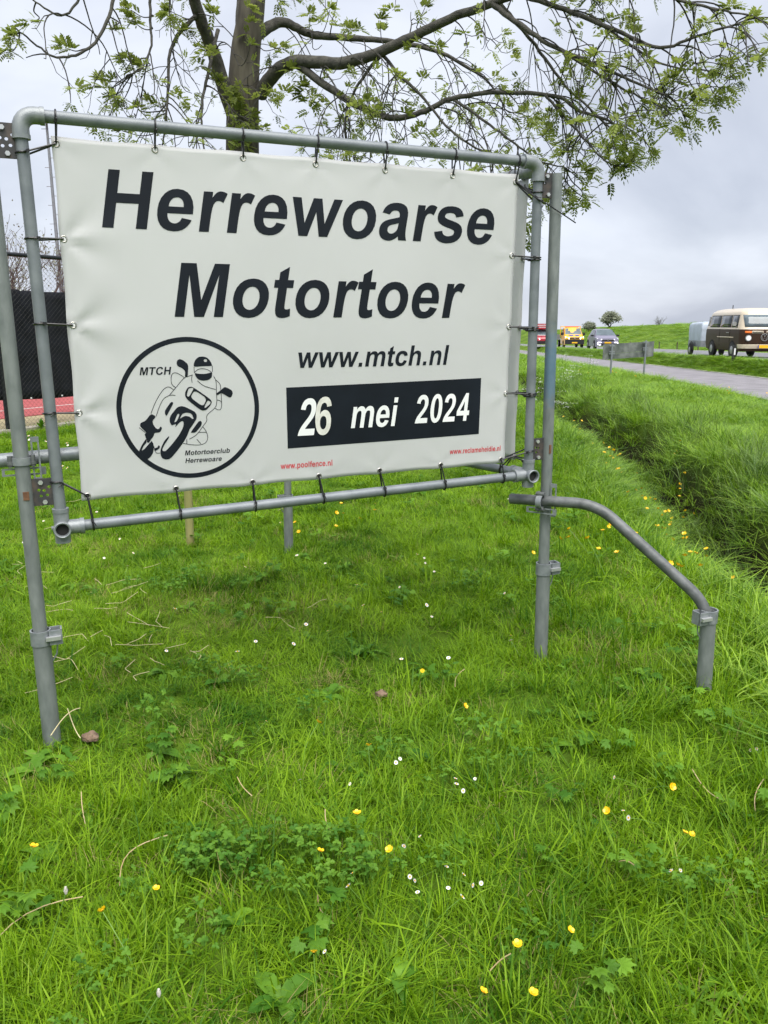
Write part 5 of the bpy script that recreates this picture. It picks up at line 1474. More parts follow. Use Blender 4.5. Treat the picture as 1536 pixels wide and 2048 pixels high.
# ------------------------------------------------------------------ trees farther off
far_leaf = leaf_mat('hazed_leaves', (0.16, 0.18, 0.13), (0.28, 0.30, 0.22), rough=0.6, trans=0.25, patch=0.4, patch_scale=0.15)  # pale greyish tones mix the haze of distance into the leaf colour
def grow(mb, tips, p, d, L, r, lev, rr, spread=0.6, up=0.12):
    n = 4; pts = [p.copy()]
    for _ in range(n):
        d = (d + Vector((rr.gauss(0, .16), rr.gauss(0, .16), rr.gauss(up, .1)))).normalized(); p = p + d * L / n; pts.append(p.copy())
    mb.tube(pts, [r * (1 - 0.4 * k / n) for k in range(n + 1)], 5, False)
    if lev == 0: tips.append((p, d)); return
    for _ in range(rr.randint(2, 4)):
        f = rr.randint(2, n); q = pts[f]
        nd = (d + Vector((rr.gauss(0, spread), rr.gauss(0, spread), rr.gauss(0.05, spread * 0.5)))).normalized()
        grow(mb, tips, q, nd, L * rr.uniform(0.6, 0.85), r * 0.6, lev - 1, rr, spread, up)
bare_m = mat('bare_twigs', (0.10, 0.09, 0.08), rough=0.9, var=0.2)
def far_tree(base, H, levels, label, leaf=0.0, nleaf=0, seed=1, spread=0.6, name='distant_tree', r=0.03, low=0.28):
    rr = random.Random(seed); t = thing(name, base, label, 'tree')
    mb, tips = MB(), []
    trunk_h = H * low
    MB().tube([base - Vector((0, 0, 0.3)), base + Vector((0, 0, trunk_h))], [H * r, H * r * 0.8], 8).build('trunk', bare_m, t)
    for _ in range(5):
        grow(mb, tips, base + Vector((0, 0, trunk_h * rr.uniform(0.6, 1))), Vector((rr.gauss(0, .6), rr.gauss(0, .6), 0.8)).normalized(), H * 0.3, H * r * 0.5, levels, rr, spread)
    tag(mb.build('limbs', bare_m, t), kind='stuff')
    if nleaf:
        lv = MB()
        for _ in range(nleaf):
            p, d = rr.choice(tips); q = p + Vector((rr.gauss(0, H * .055), rr.gauss(0, H * .055), rr.gauss(0, H * .05))); s = leaf * rr.uniform(0.6, 1.3)
            a = Vector((rr.gauss(0, 1), rr.gauss(0, 1), rr.gauss(0, 1))).normalized(); b = a.orthogonal().normalized()
            lv.add([q - a * s, q + b * s * 0.6, q + a * s, q - b * s * 0.6], [(0, 1, 2, 3)], rr.random())
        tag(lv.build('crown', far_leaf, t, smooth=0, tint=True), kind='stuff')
    return t
def on_terrain(px, Y):
    X = at(px, 662, Y).x
    return Vector((X, Y, gz(X, Y)))
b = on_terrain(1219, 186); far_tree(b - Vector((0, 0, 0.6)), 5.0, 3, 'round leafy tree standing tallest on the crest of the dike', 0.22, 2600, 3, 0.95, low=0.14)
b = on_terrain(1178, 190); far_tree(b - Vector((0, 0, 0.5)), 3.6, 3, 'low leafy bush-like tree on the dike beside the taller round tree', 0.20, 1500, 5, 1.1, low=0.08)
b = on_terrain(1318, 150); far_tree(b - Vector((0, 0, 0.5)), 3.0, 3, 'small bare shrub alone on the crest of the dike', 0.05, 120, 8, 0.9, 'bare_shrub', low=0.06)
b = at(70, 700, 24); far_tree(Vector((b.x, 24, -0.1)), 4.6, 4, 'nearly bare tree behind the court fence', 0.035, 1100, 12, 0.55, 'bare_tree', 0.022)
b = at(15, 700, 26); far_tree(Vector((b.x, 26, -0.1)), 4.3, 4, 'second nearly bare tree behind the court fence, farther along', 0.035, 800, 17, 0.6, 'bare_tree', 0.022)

# ------------------------------------------------------------------ sports court behind its fence
FA = Vector((-5.789, 12.011, 0)); FD = Vector((0.539, 0.842, 0)); FN = Vector((-0.842, 0.539, 0))     # FN points into the court
red_c = mat('red_court', (0.33, 0.065, 0.065), rough=0.9, var=0.15, scale=4, bump=0.2, bscale=80)
sand = mat('sand_strip', (0.36, 0.30, 0.17), rough=0.95, var=0.2, scale=5, bump=0.3, bscale=60)
kerb_m = mat('court_kerb', (0.32, 0.29, 0.24), rough=0.9, var=0.25, scale=7, bump=0.3)
def court_strip(name, n0, n1, z, m, s0=-9, s1=17.2, th=0.05):
    a, b = FA + FD * s0 + FN * n0, FA + FD * s1 + FN * n0; c, d = FA + FD * s1 + FN * n1, FA + FD * s0 + FN * n1
    top = [a, b, c, d]; vs = [p + Vector((0, 0, z)) for p in top] + [p + Vector((0, 0, z - th)) for p in top]
    return tag(MB().add(vs, [(0, 1, 2, 3), (7, 6, 5, 4), (0, 4, 5, 1), (1, 5, 6, 2), (2, 6, 7, 3), (3, 7, 4, 0)]).build(name, m, origin=FA, smooth=0), kind='structure')
court_strip('sand_strip', 0.12, 1.5, 0.035, sand)
court_strip('court', 1.5, 17, 0.045, red_c)
court_strip('court_kerb', -0.10, 0.10, 0.055, kerb_m, th=0.12)
line_w = court_strip('court_line', 2.6, 2.65, 0.05, paint, th=0.002)
fence = thing('court_fence', FA, 'dark chain-link court fence with black windscreen', 'fence')
anth = mat('anthracite_steel', (0.012, 0.014, 0.018), rough=0.45, metal=0.2, var=0.2)
wire = mat('fence_wire', (0.022, 0.024, 0.022), rough=0.6, metal=0.0, var=0.2)
S0, S1 = -3.0, 17.0; FH = 2.62
for k in range(8):
    s = S0 + 0.4 + k * 2.75
    MB().tube([FA + FD * s + FN * 0.02 - Vector((0, 0, 0.2)), FA + FD * s + FN * 0.02 + Vector((0, 0, FH))], 0.03, 12).build('fence_post', anth, fence)
MB().tube([FA + FD * S0 + Vector((0, 0, FH)), FA + FD * S1 + Vector((0, 0, FH))], 0.032, 12).build('top_rail', anth, fence)
mb = MB(); P0 = FA + FN * -0.03
pitch_ = 0.075
nn = int((S1 - S0 + FH) / pitch_)
for k in range(nn):
    a = S0 - FH + k * pitch_
    for sg in (1, -1):
        s_a, s_b, z_a, z_b = (a, a + FH, 0.06, FH) if sg == 1 else (a + FH, a, 0.06, FH)
        def clip(s0, z0, s1, z1):
            t0, t1 = 0.0, 1.0; ds = s1 - s0
            for lim, sgn in ((S0, 1), (S1, -1)):
                f0, f1 = sgn * (s0 - lim), sgn * (s1 - lim)
                if f0 < 0 and f1 < 0: return None
                if f0 < 0: t0 = max(t0, f0 / (f0 - f1))
                if f1 < 0: t1 = min(t1, f0 / (f0 - f1))
            return (t0, t1) if t1 > t0 else None
        c = clip(s_a, z_a, s_b, z_b)
        if c:
            q = lambda t: P0 + FD * (s_a + (s_b - s_a) * t) + Vector((0, 0, z_a + (z_b - z_a) * t)) + FN * (0.004 * sg)
            mb.tube([q(c[0]), q(c[1])], 0.0017, 3, False)
tag(mb.build('chain_link', wire, fence, smooth=0), kind='stuff')
screen_m = mat('windscreen_fabric', (0.011, 0.012, 0.017), rough=0.8, var=0.5, scale=5, bump=0.4, bscale=14, spec=0.2)
rows = []
for j in range(13):
    z = 0.48 + (2.12 - 0.48) * j / 12
    rows.append([FA + FD * (S0 + (S1 - S0) * i / 60) + Vector((0, 0, z + 0.02 * math.sin(i * 0.9) * (1 if j in (0, 12) else 0.3))) + FN * (0.015 + 0.012 * math.sin(i * 0.7 + j * 0.5)) for i in range(61)])
scr = MB().grid(rows).build('windscreen', screen_m, fence)
so = scr.modifiers.new('thickness', 'SOLIDIFY'); so.thickness = 0.003
clip_m = mat('white_clip', (0.7, 0.7, 0.7), rough=0.5)
for k in range(36):
    s = S0 + 0.25 + k * 0.55
    for z in (2.11, 0.50):
        MB().box(FA + FD * s + Vector((0, 0, z)) - FN * 0.045, (0.022, 0.012, 0.022)).build('screen_clip', clip_m, scr)
q = FA + FD * -0.05
m = MB(); m.add([q + Vector((0, 0, 0.95)) - FN * 0.02 - FD * 0.5, q + Vector((0, 0, 1.0)) - FN * 0.02, q + Vector((0, 0, 1.32)) - FN * 0.02 + FD * 0.02, q + Vector((0, 0, 1.32)) - FN * 0.02 - FD * 0.4], [(0, 1, 2, 3)])
m.build('white_print', clip_m, scr)
# weed at the foot of the fence
for s_, sd in ((0.62, 3), (2.0, 5)):
    w_ = rosette(700 + sd, 12, 0.10, 0.24, 0.25, LANCE, 1.0, 0.2); o = w_.build('fence_weed', g_herb, origin=None, smooth=0, tint=True)
    o.location = FA + FD * s_ - FN * 0.12 + Vector((0, 0, 0.02)); tag(o, 'leafy weed growing at the foot of the court fence', 'weed', 'weeds at the court fence')

# floodlight mast of the court
fb = at(106, 430, 26); fb = Vector((fb.x + 0.05, 26, 0.0)); ft = at(86, 240, 26)
mast = thing('floodlight_mast', fb, 'thin grey floodlight mast with climbing rungs and a crossbar of lamps', 'mast')
mast_m = mat('mast_steel', (0.22, 0.24, 0.26), rough=0.5, metal=0.3, var=0.15)
MB().tube([fb, Vector((fb.x, 26, ft.z))], [0.07, 0.035], 10).build('pole', mast_m, mast)
for k in range(24):
    z = 2.2 + k * 0.27
    if z < ft.z - 0.2: MB().tube([(fb.x - 0.17 if k % 2 else fb.x, 26, z), (fb.x if k % 2 else fb.x + 0.17, 26, z)], 0.009, 5).build('rung', mast_m, mast)
MB().box((fb.x, 26, ft.z), (0.9, 0.08, 0.08)).build('crossbar', mast_m, mast)
for dx in (-0.3, 0.02, 0.36):
    o = MB().box((fb.x + dx, 25.85, ft.z + 0.06), (0.26, 0.3, 0.14), Matrix.Rotation(0.4, 3, 'X')).build('floodlight', mast_m, mast)
    MB().box((fb.x + dx, 25.80, ft.z + 0.0), (0.2, 0.2, 0.03), Matrix.Rotation(0.4, 3, 'X')).build('lamp_glass', clip_m, o)

# wooden stake behind the banner
sp = Vector((-1.459, 5.804, gz(-1.459, 5.804)))
wood = mat('algae_wood', (0.20, 0.21, 0.06), rough=0.85, scale=8, col2=(0.34, 0.30, 0.13), stretch=(1, 1, 0.2), bump=0.4)
stk = thing('wooden_stake', sp, 'greenish round wooden stake standing behind the banner', 'stake')
MB().tube([sp - Vector((0, 0, 0.2)), sp + Vector((0.01, 0, 0.7)), sp + Vector((0, 0.01, 1.35))], [0.031, 0.03, 0.028], 14).build('stake', wood, stk)
MB().tube([sp + Vector((0, 0.01, 1.35)), sp + Vector((0, 0.01, 1.38))], [0.028, 0.018], 14).build('chamfered_top', wood, stk)

# ------------------------------------------------------------------ road sign seen from behind, marker post, dike fence
sign_m = mat('sign_back_aluminium', (0.085, 0.10, 0.09), rough=0.75, metal=0.1, scale=5, col2=(0.20, 0.215, 0.205), thr=(0.35, 0.65))
sY = 25.0
sl, sr = at(1224, 700, sY), at(1291, 700, sY + 0.25)
sg = thing('road_sign', Vector(((sl.x + sr.x) / 2, sY, gz((sl.x + sr.x) / 2, sY))), 'weathered grey back of a wide road sign on two posts by the cycle path', 'road sign')
zt = at(1224, 690, sY).z; zb = at(1224, 718, sY).z
slant = at(1291, 684, sY + 0.25).z - zt
x0, x1 = at(1206, 700, sY).x, at(1307, 700, sY + 0.4).x
for (z0, z1, nm) in ((zt - 0.27, zt + 0.02, 'upper_panel'), (zb - 0.02, zt - 0.275, 'lower_panel')):
    m = MB()
    c = [Vector((x0, sY - 0.02, z0)), Vector((x1, sY + 0.38, z0 + slant)), Vector((x1, sY + 0.38, z1 + slant)), Vector((x0, sY - 0.02, z1))]
    m.add(c + [p + Vector((0.0, 0.025, 0)) for p in c], [(0, 1, 2, 3), (7, 6, 5, 4), (0, 4, 5, 1), (1, 5, 6, 2), (2, 6, 7, 3), (3, 7, 4, 0)])
    m.build(nm, sign_m, sg, smooth=0)
for px, yy_, dz in ((1224, sY - 0.06, 0.03), (1291, sY + 0.2, 0.05 + slant)):
    X = at(px, 700, yy_).x
    MB().tube([(X, yy_, gz(X, yy_) - 0.2), (X, yy_, zt + dz)], 0.03, 12).build('sign_post', mast_m, sg)
    for z in (zt - 0.26, zt - 0.20, zt - 0.02):
        MB().box((X, yy_ + 0.01, z + (dz - 0.03)), (0.16, 0.075, 0.03)).build('sign_clamp', mast_m, sg)
blk = mat('black_plastic', (0.012, 0.012, 0.013), rough=0.5, var=0.2)
refl = mat('white_reflector', (0.78, 0.78, 0.8), rough=0.35, var=0.05)
mX = at(1468, 700, 30.5).x; mz = gz(mX, 30.5); mtop = at(1468, 690, 30.5).z
mp_ = thing('marker_post', Vector((mX, 30.5, mz)), 'black roadside marker post with a white reflector in front of the camper van', 'marker post')
MB().prism([(-0.06, -0.05), (0.06, -0.05), (0.045, 0.05), (-0.045, 0.05)], mz - 0.2, mtop, Matrix.Translation((mX, 30.5, 0))).build('post_body', blk, mp_)
MB().box((mX + 0.01, 30.44, mtop - 0.24), (0.055, 0.012, 0.24)).build('reflector', refl, mp_)
postw = mat('fence_post_wood', (0.10, 0.085, 0.065), rough=0.9, var=0.3)
for k in range(13):
    Y = 52 + k * 6.2; w = 24.2; Xp = w + SL * (Y - 25); z = gz(Xp, Y)
    tag(MB().tube([(Xp, Y, z - 0.2), (Xp, Y, z + 0.6), (Xp, Y, z + 1.05)], [0.06, 0.055, 0.05], 8).build('field_fence_post', postw, origin=(Xp, Y, z)),
        'thin wooden fence post at the foot of the dike', 'fence post', 'fence posts along the dike')

# ------------------------------------------------------------------ vehicles (front towards -Y, origin on the road)
glass = mat('car_glass', (0.02, 0.027, 0.03), rough=0.06, var=0.2, spec=0.8)
glass_l = mat('windscreen_glass', (0.10, 0.13, 0.145), rough=0.07, var=0.25, scale=2, spec=0.8)
rubber = mat('tyre_rubber', (0.013, 0.013, 0.013), rough=0.8, var=0.2)
chrome = mat('hubcap_metal', (0.36, 0.36, 0.36), rough=0.35, metal=0.6, var=0.1)
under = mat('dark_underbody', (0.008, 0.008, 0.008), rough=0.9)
lampw = mat('headlamp_glass', (0.85, 0.86, 0.88), rough=0.1, var=0.05)
lit = mat('lit_lamp', (0.95, 0.92, 1.0), rough=0.2, emit=2.0, var=0.0)
amber = mat('amber_lens', (0.75, 0.16, 0.02), rough=0.2)
plate_y = mat('yellow_plate', (0.85, 0.48, 0.01), rough=0.5, var=0.05)
blue_m = mat('plate_blue', (0.02, 0.06, 0.35), rough=0.5)
def section(hw, yf, yr, rf_, rr_, z, n=6):
    """rounded plan outline at height z"""
    pts = []
    for cx, cy, a0, r in ((hw - rf_, yf + rf_, -90, rf_), (hw - rr_, yr - rr_, 0, rr_), (-(hw - rr_), yr - rr_, 90, rr_), (-(hw - rf_), yf + rf_, 180, rf_)):
        for k in range(n + 1):
            a = RAD(a0 + 90 * k / n); pts.append(Vector((cx + r * math.cos(a), cy + r * math.sin(a), z)))
    return pts
def interp(tab, z):
    for (z0, *a), (z1, *b) in zip(tab, tab[1:]):
        if z <= z1: t = max(0, (z - z0) / (z1 - z0)); return [p + (q - p) * t for p, q in zip(a, b)]
    return list(tab[-1][1:])
def shell(tab, z0, z1, n, m, name, parent, cap=True):
    rows = []
    for k in range(n + 1):
        z = z0 + (z1 - z0) * k / n; rows.append(section(*interp(tab, z), z))
    mb = MB().grid(rows, True)
    if cap: N = len(rows[0]); mb.f.append(tuple(len(mb.v) - N + i for i in range(N))); mb.f.append(tuple(range(N - 1, -1, -1)))
    return mb.build(name, m, parent, origin=(0, 0, 0))
def front_y(tab, x, z):
    hw, yf, yr, rf_, rr_ = interp(tab, z); e = abs(x) - (hw - rf_)
    return yf if e <= 0 else yf + rf_ - math.sqrt(max(0, rf_ * rf_ - e * e))
def front_panel(tab, x0, x1, z0, z1, off, m, name, parent, n=8):
    rows = []
    for j in range(4):
        z = z0 + (z1 - z0) * j / 3; rows.append([Vector((x0 + (x1 - x0) * i / n, front_y(tab, x0 + (x1 - x0) * i / n, z) - off, z)) for i in range(n + 1)])
    o = MB().grid(rows).build(name, m, parent, origin=(0, 0, 0)); s = o.modifiers.new('t', 'SOLIDIFY'); s.thickness = 0.012; s.offset = 0
    return o
def side_panel(tab, sgn, y0, y1, z0, z1, off, m, name, parent, skew=0.0):
    rows = []
    for j in range(4):
        z = z0 + (z1 - z0) * j / 3; hw = interp(tab, z)[0]
        rows.append([Vector((sgn * (hw + off), y0 + (y1 - y0) * i / 3 + skew * j / 3, z)) for i in range(4)])
    o = MB().grid(rows).build(name, m, parent, origin=(0, 0, 0)); s = o.modifiers.new('t', 'SOLIDIFY'); s.thickness = 0.012; s.offset = 0
    return o
def wheel(x, y, r, w, parent, hub=chrome):
    sg = 1 if x > 0 else -1
    o = bpy.data.objects.new('wheel', None); o.empty_display_size = 0.1; COL.objects.link(o); o.parent = parent
    MB().tube([(x - w / 2, y, r), (x - w / 2 + 0.02, y, r), (x + w / 2 - 0.02, y, r), (x + w / 2, y, r)], [r * 0.9, r, r, r * 0.9], 24).build('tyre', rubber, o, origin=(0, 0, 0))
    MB().tube([(x + sg * w * 0.5, y, r), (x + sg * (w * 0.5 + 0.015), y, r)], [r * 0.5, r * 0.36], 20).build('rim', hub, o, origin=(0, 0, 0))
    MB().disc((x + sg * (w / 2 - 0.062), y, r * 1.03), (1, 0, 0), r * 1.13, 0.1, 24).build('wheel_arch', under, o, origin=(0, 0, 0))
def place(t, px, Y, lane_z=0.035, rot=-math.atan(SL), dx=0.0):
    X = at(px, 680, Y).x + dx
    t.location = (X, Y, gz(X, Y) + lane_z); t.rotation_euler = (math.atan(-0.019) * -0.0, 0, rot)
    return t

# camper van -------------------------------------------------------------
brown = mat('brown_paint', (0.040, 0.020, 0.011), rough=0.45, var=0.12, scale=6, spec=0.25)
cream = mat('cream_paint', (0.62, 0.53, 0.40), rough=0.3, var=0.06, coat=0.4)
VT = [(0.30, 0.80, -2.18, 2.15, 0.30, 0.20), (0.55, 0.85, -2.25, 2.2, 0.36, 0.24), (0.95, 0.86, -2.26, 2.22, 0.40, 0.26), (1.12, 0.855, -2.23, 2.21, 0.42, 0.28), (1.20, 0.84, -2.18, 2.18, 0.42, 0.28),
      (1.70, 0.755, -1.93, 2.02, 0.40, 0.30), (1.80, 0.72, -1.86, 1.95, 0.38, 0.32), (1.90, 0.60, -1.70, 1.75, 0.34, 0.3), (1.95, 0.38, -1.35, 1.4, 0.25, 0.25)]
van = thing('camper_van', (0, 0, 0), 'vintage brown and cream camper van driving on the road', 'van')
lower = shell(VT, 0.30, 1.13, 10, brown, 'lower_body', van)
shell(VT, 1.131, 1.72, 8, cream, 'upper_body', van)
shell(VT, 1.721, 1.95, 8, cream, 'roof', van)
front_panel(VT, -0.70, 0.70, 1.22, 1.68, 0.006, glass_l, 'windscreen', van, 16)
for x in (-0.35, 0.3):
    MB().tube([(x - 0.05, front_y(VT, x, 1.24) - 0.02, 1.23), (x + 0.3, front_y(VT, x + 0.3, 1.33) - 0.02, 1.32)], 0.008, 5).build('wiper', blk, van, origin=(0, 0, 0))
for sg_ in (-1, 1):
    for y0, y1 in ((-1.62, -1.02), (-0.88, 0.22), (0.38, 1.52)):
        f = side_panel(VT, sg_, y0 - 0.04, y1 + 0.04, 1.20, 1.68, 0.003, blk, 'window_seal', van, 0.06)
        side_panel(VT, sg_, y0, y1, 1.235, 1.645, 0.009, glass, 'window', f, 0.05)
    for k in range(7): side_panel(VT, sg_, 1.68 + (k * 0.0), 1.92, 1.27 + k * 0.055, 1.295 + k * 0.055, 0.004, blk, 'air_louvre', van, 0.01)
    side_panel(VT, sg_, -1.35, 0.55, 0.80, 0.835, 0.004, cream, 'trim_strip', van)
    side_panel(VT, sg_, -0.86, -0.55, 0.985, 1.01, 0.018, chrome, 'door_handle', van)
    side_panel(VT, sg_, -0.93, -0.92, 0.45, 1.12, 0.002, under, 'door_gap', van); side_panel(VT, sg_, 0.27, 0.28, 0.45, 1.12, 0.002, under, 'door_gap', van)
    MB().tube([(sg_ * 0.84, -1.62, 1.2), (sg_ * 0.98, -1.72, 1.3)], 0.012, 6).build('mirror_arm', chrome, van, origin=(0, 0, 0))
    MB().disc((sg_ * 1.0, -1.74, 1.34), (0.15 * sg_, 1, 0), 0.085, 0.03, 14).build('mirror', chrome, van, origin=(0, 0, 0))
    MB().disc((sg_ * 0.60, front_y(VT, 0.60, 0.80) - 0.01, 0.80), (0, 1, 0), 0.115, 0.06, 20).build('headlight_rim', chrome, van, origin=(0, 0, 0))
    MB().disc((sg_ * 0.60, front_y(VT, 0.60, 0.80) - 0.035, 0.80), (0, 1, 0), 0.092, 0.03, 20).build('headlight', lampw, van, origin=(0, 0, 0))
    front_panel(VT, sg_ * 0.50, sg_ * 0.72, 0.985, 1.065, 0.018, amber, 'indicator', van, 4)
    front_panel(VT, sg_ * 0.06, sg_ * 0.49, 0.98, 1.07, 0.010, cream, 'air_grille', van, 6)
    for k in range(3): front_panel(VT, sg_ * 0.08, sg_ * 0.47, 0.992 + k * 0.024, 1.003 + k * 0.024, 0.018, under, 'grille_slot', van, 4)
    wheel(sg_ * 0.785, -1.28, 0.32, 0.17, van); wheel(sg_ * 0.785, 1.15, 0.32, 0.17, van)
m = MB(); c = Vector((0, front_y(VT, 0, 0.83) - 0.02, 0.83)); m.ring(c, (0, 1, 0), 0.135, 0.012, 24, 6)
em = m.build('emblem_ring', chrome, van, origin=(0, 0, 0))
for seg in (((-0.055, 0.115), (0, 0.015), (0.055, 0.115)), ((-0.115, 0.06), (-0.06, -0.105), (0, -0.01), (0.06, -0.105), (0.115, 0.06))):
    MB().tube([c + Vector((x, -0.005, z)) for x, z in seg], 0.011, 6).build('emblem_letter', chrome, em, origin=(0, 0, 0))
rows = [section(*[a + b for a, b in zip(interp(VT, z), (0.06, -0.10, 0.0, 0.05, 0.0))], z) for z in (0.40, 0.41, 0.55, 0.56)]
n7 = 7
mb = MB(); mb.grid([[r[i] for i in list(range(3 * n7, 4 * n7)) + list(range(0, n7))] for r in rows]); o = mb.build('bumper', cream, van, origin=(0, 0, 0))
s = o.modifiers.new('t', 'SOLIDIFY'); s.thickness = 0.03
pl_ = MB().box((0, -2.385, 0.48), (0.52, 0.012, 0.115)).build('number_plate', plate_y, van, origin=(0, 0, 0))
MB().box((-0.245, -2.389, 0.48), (0.035, 0.012, 0.113)).build('plate_band', blue_m, pl_, origin=(0, 0, 0))
MB().box((0, 0, 0.36), (1.5, 3.9, 0.16)).build('underbody', under, van, origin=(0, 0, 0))
MB().tube([(-0.3, 0.6, 1.93), (-0.3, 0.6, 2.1)], 0.018, 6).build('roof_vent', blk, van, origin=(0, 0, 0))
place(van, 1483, 33.9, dx=0.04)

# covered trailer ---------------------------------------------------------
tarp = mat('grey_tarpaulin', (0.42, 0.48, 0.56), rough=0.5, var=0.12, scale=3, bump=0.5, bscale=4)
zinc = mat('zinc_sheet', (0.26, 0.28, 0.30), rough=0.5, metal=0.4, var=0.2, scale=8)
trl = thing('trailer', (0, 0, 0), 'small trailer with grey tarpaulin cover towed by the camper van', 'trailer')
rows = []
for z, g_ in ((0.72, 0), (1.0, 0.015), (1.3, 0.02), (1.50, 0.01), (1.56, -0.03), (1.60, -0.10), (1.66, -0.55)):
    rows.append([p + Vector((0.014 * math.sin(i * 1.9 + z * 3), 0.014 * math.sin(i * 2.3), 0)) for i, p in enumerate(section(0.66 + g_, -1.02 - g_, 1.02 + g_, 0.06, 0.06, z, 5))])
mb = MB().grid(rows, True); N = len(rows[0]); mb.f.append(tuple(len(mb.v) - N + i for i in range(N)))
mb.build('cover', tarp, trl, origin=(0, 0, 0))
MB().box((0, 0, 0.58), (1.34, 2.1, 0.30)).build('tray', zinc, trl, origin=(0, 0, 0))
MB().tube([(0, -1.0, 0.45), (0, -1.9, 0.45)], 0.04, 8).build('drawbar', zinc, trl, origin=(0, 0, 0))
for sg_ in (-1, 1):
    wheel(sg_ * 0.78, 0.15, 0.27, 0.15, trl)
    MB().tube([(sg_ * 0.78, 0.15 + 0.33 * math.cos(RAD(a)), 0.28 + 0.33 * math.sin(RAD(a))) for a in range(0, 181, 20)], 0.09, 8, flat=0.25).build('mudguard', blk, trl, origin=(0, 0, 0))
place(trl, 1483, 33.9, dx=0.04); trl.location += Vector((SL * 4.35, 4.35, 0.0))
trl.location.z = gz(trl.location.x, trl.location.y) + 0.035; trl.scale = (0.9, 0.9, 0.92)

# cars ---------------------------------------------------------------------
def loft(stations, m, name, parent):
    """stations along y: (y, halfwidth bottom, halfwidth belt, z bottom, z top, crown)"""
    rows = []
    for y, hb, ht, z0, z1, cr in stations:
        row = []
        for f, k in ((-1, 0), (-1, 0.5), (-1, 0.9), (-0.82, 1.0), (-0.4, 1.0), (0, 1.0), (0.4, 1.0), (0.82, 1.0), (1, 0.9), (1, 0.5), (1, 0)):
            hw = hb + (ht - hb) * k; top = z0 + (z1 - z0) * k
            row.append(Vector((f * hw, y, top + (cr * (1 - f * f) if k == 1.0 else 0))))
        rows.append(row)
    mb = MB().grid(rows)
    for r0 in (0, len(rows) - 1):
        b = r0 * 11; mb.f.append(tuple(range(b, b + 11)))
    return mb.build(name, m, parent, origin=(0, 0, 0), smooth=35)
def panel4(p, m, name, parent, th=0.012):
    o = MB().add([Vector(q) for q in p], [(0, 1, 2, 3)]).build(name, m, parent, origin=(0, 0, 0), smooth=0)
    s = o.modifiers.new('t', 'SOLIDIFY'); s.thickness = th; s.offset = 0
    return o
violet = mat('grey_violet_paint', (0.19, 0.18, 0.25), rough=0.35, var=0.1, coat=0.15)
car = thing('hatchback_car', (0, 0, 0), 'grey-violet hatchback with lit fog lamps following the camper van', 'car')
loft([(-2.06, 0.70, 0.62, 0.30, 0.62, 0), (-2.0, 0.82, 0.76, 0.24, 0.86, 0.02), (-1.75, 0.88, 0.84, 0.24, 0.96, 0.03), (-1.15, 0.89, 0.86, 0.24, 1.03, 0.03), (-0.6, 0.89, 0.87, 0.24, 1.04, 0), (1.2, 0.89, 0.86, 0.24, 1.06, 0), (1.9, 0.86, 0.80, 0.30, 1.02, 0), (2.05, 0.78, 0.70, 0.4, 0.95, 0)], violet, 'body', car)
loft([(-1.12, 0.80, 0.79, 1.02, 1.04, 0), (-0.35, 0.80, 0.60, 1.02, 1.50, 0.03), (0.3, 0.80, 0.62, 1.02, 1.54, 0.03), (1.2, 0.80, 0.60, 1.02, 1.50, 0.03), (1.85, 0.76, 0.66, 1.0, 1.12, 0)], violet, 'cabin', car)
panel4([(-0.74, -1.06, 1.08), (0.74, -1.06, 1.08), (0.56, -0.40, 1.50), (-0.56, -0.40, 1.50)], glass_l, 'windscreen', car)
for sg_ in (-1, 1):
    panel4([(sg_ * 0.815, -0.95, 1.07), (sg_ * 0.815, 0.15, 1.07), (sg_ * 0.655, 0.1, 1.46), (sg_ * 0.655, -0.36, 1.44)], glass, 'front_side_window', car)
    panel4([(sg_ * 0.815, 0.22, 1.07), (sg_ * 0.805, 1.25, 1.09), (sg_ * 0.655, 1.05, 1.44), (sg_ * 0.655, 0.17, 1.46)], glass, 'rear_side_window', car)
    MB().box((sg_ * 0.97, -0.85, 1.06), (0.2, 0.14, 0.14)).build('mirror', blk, car, origin=(0, 0, 0))
    panel4([(sg_ * 0.40, -2.06, 0.74), (sg_ * 0.80, -1.93, 0.76), (sg_ * 0.78, -1.88, 0.88), (sg_ * 0.42, -2.03, 0.82)], lampw, 'headlight', car, 0.03)
    m = MB(); m.tube([(sg_ * 0.50, -2.075, 0.56), (sg_ * 0.72, -2.03, 0.57), (sg_ * 0.76, -2.02, 0.50), (sg_ * 0.72, -2.03, 0.40), (sg_ * 0.52, -2.075, 0.39)], 0.022, 6); m.build('daytime_lamp', lit, car, origin=(0, 0, 0))
    wheel(sg_ * 0.805, -1.28, 0.34, 0.2, car); wheel(sg_ * 0.805, 1.3, 0.34, 0.2, car)
MB().box((0, -2.06, 0.72), (0.9, 0.06, 0.10)).build('grille', blk, car, origin=(0, 0, 0))
MB().box((0, -2.05, 0.42), (1.0, 0.06, 0.16)).build('lower_grille', blk, car, origin=(0, 0, 0))
d_ = [(0, 0.1), (0.065, 0), (0, -0.1), (-0.065, 0)]
m = MB(); m.tube([(x, -2.10, 0.75 + z) for x, z in d_ + d_[:2]], 0.016, 6); m.build('emblem', chrome, car, origin=(0, 0, 0))
MB().box((0, -2.1, 0.55), (0.5, 0.012, 0.10)).build('number_plate', plate_y, car, origin=(0, 0, 0))
place(car, 1205, 64)

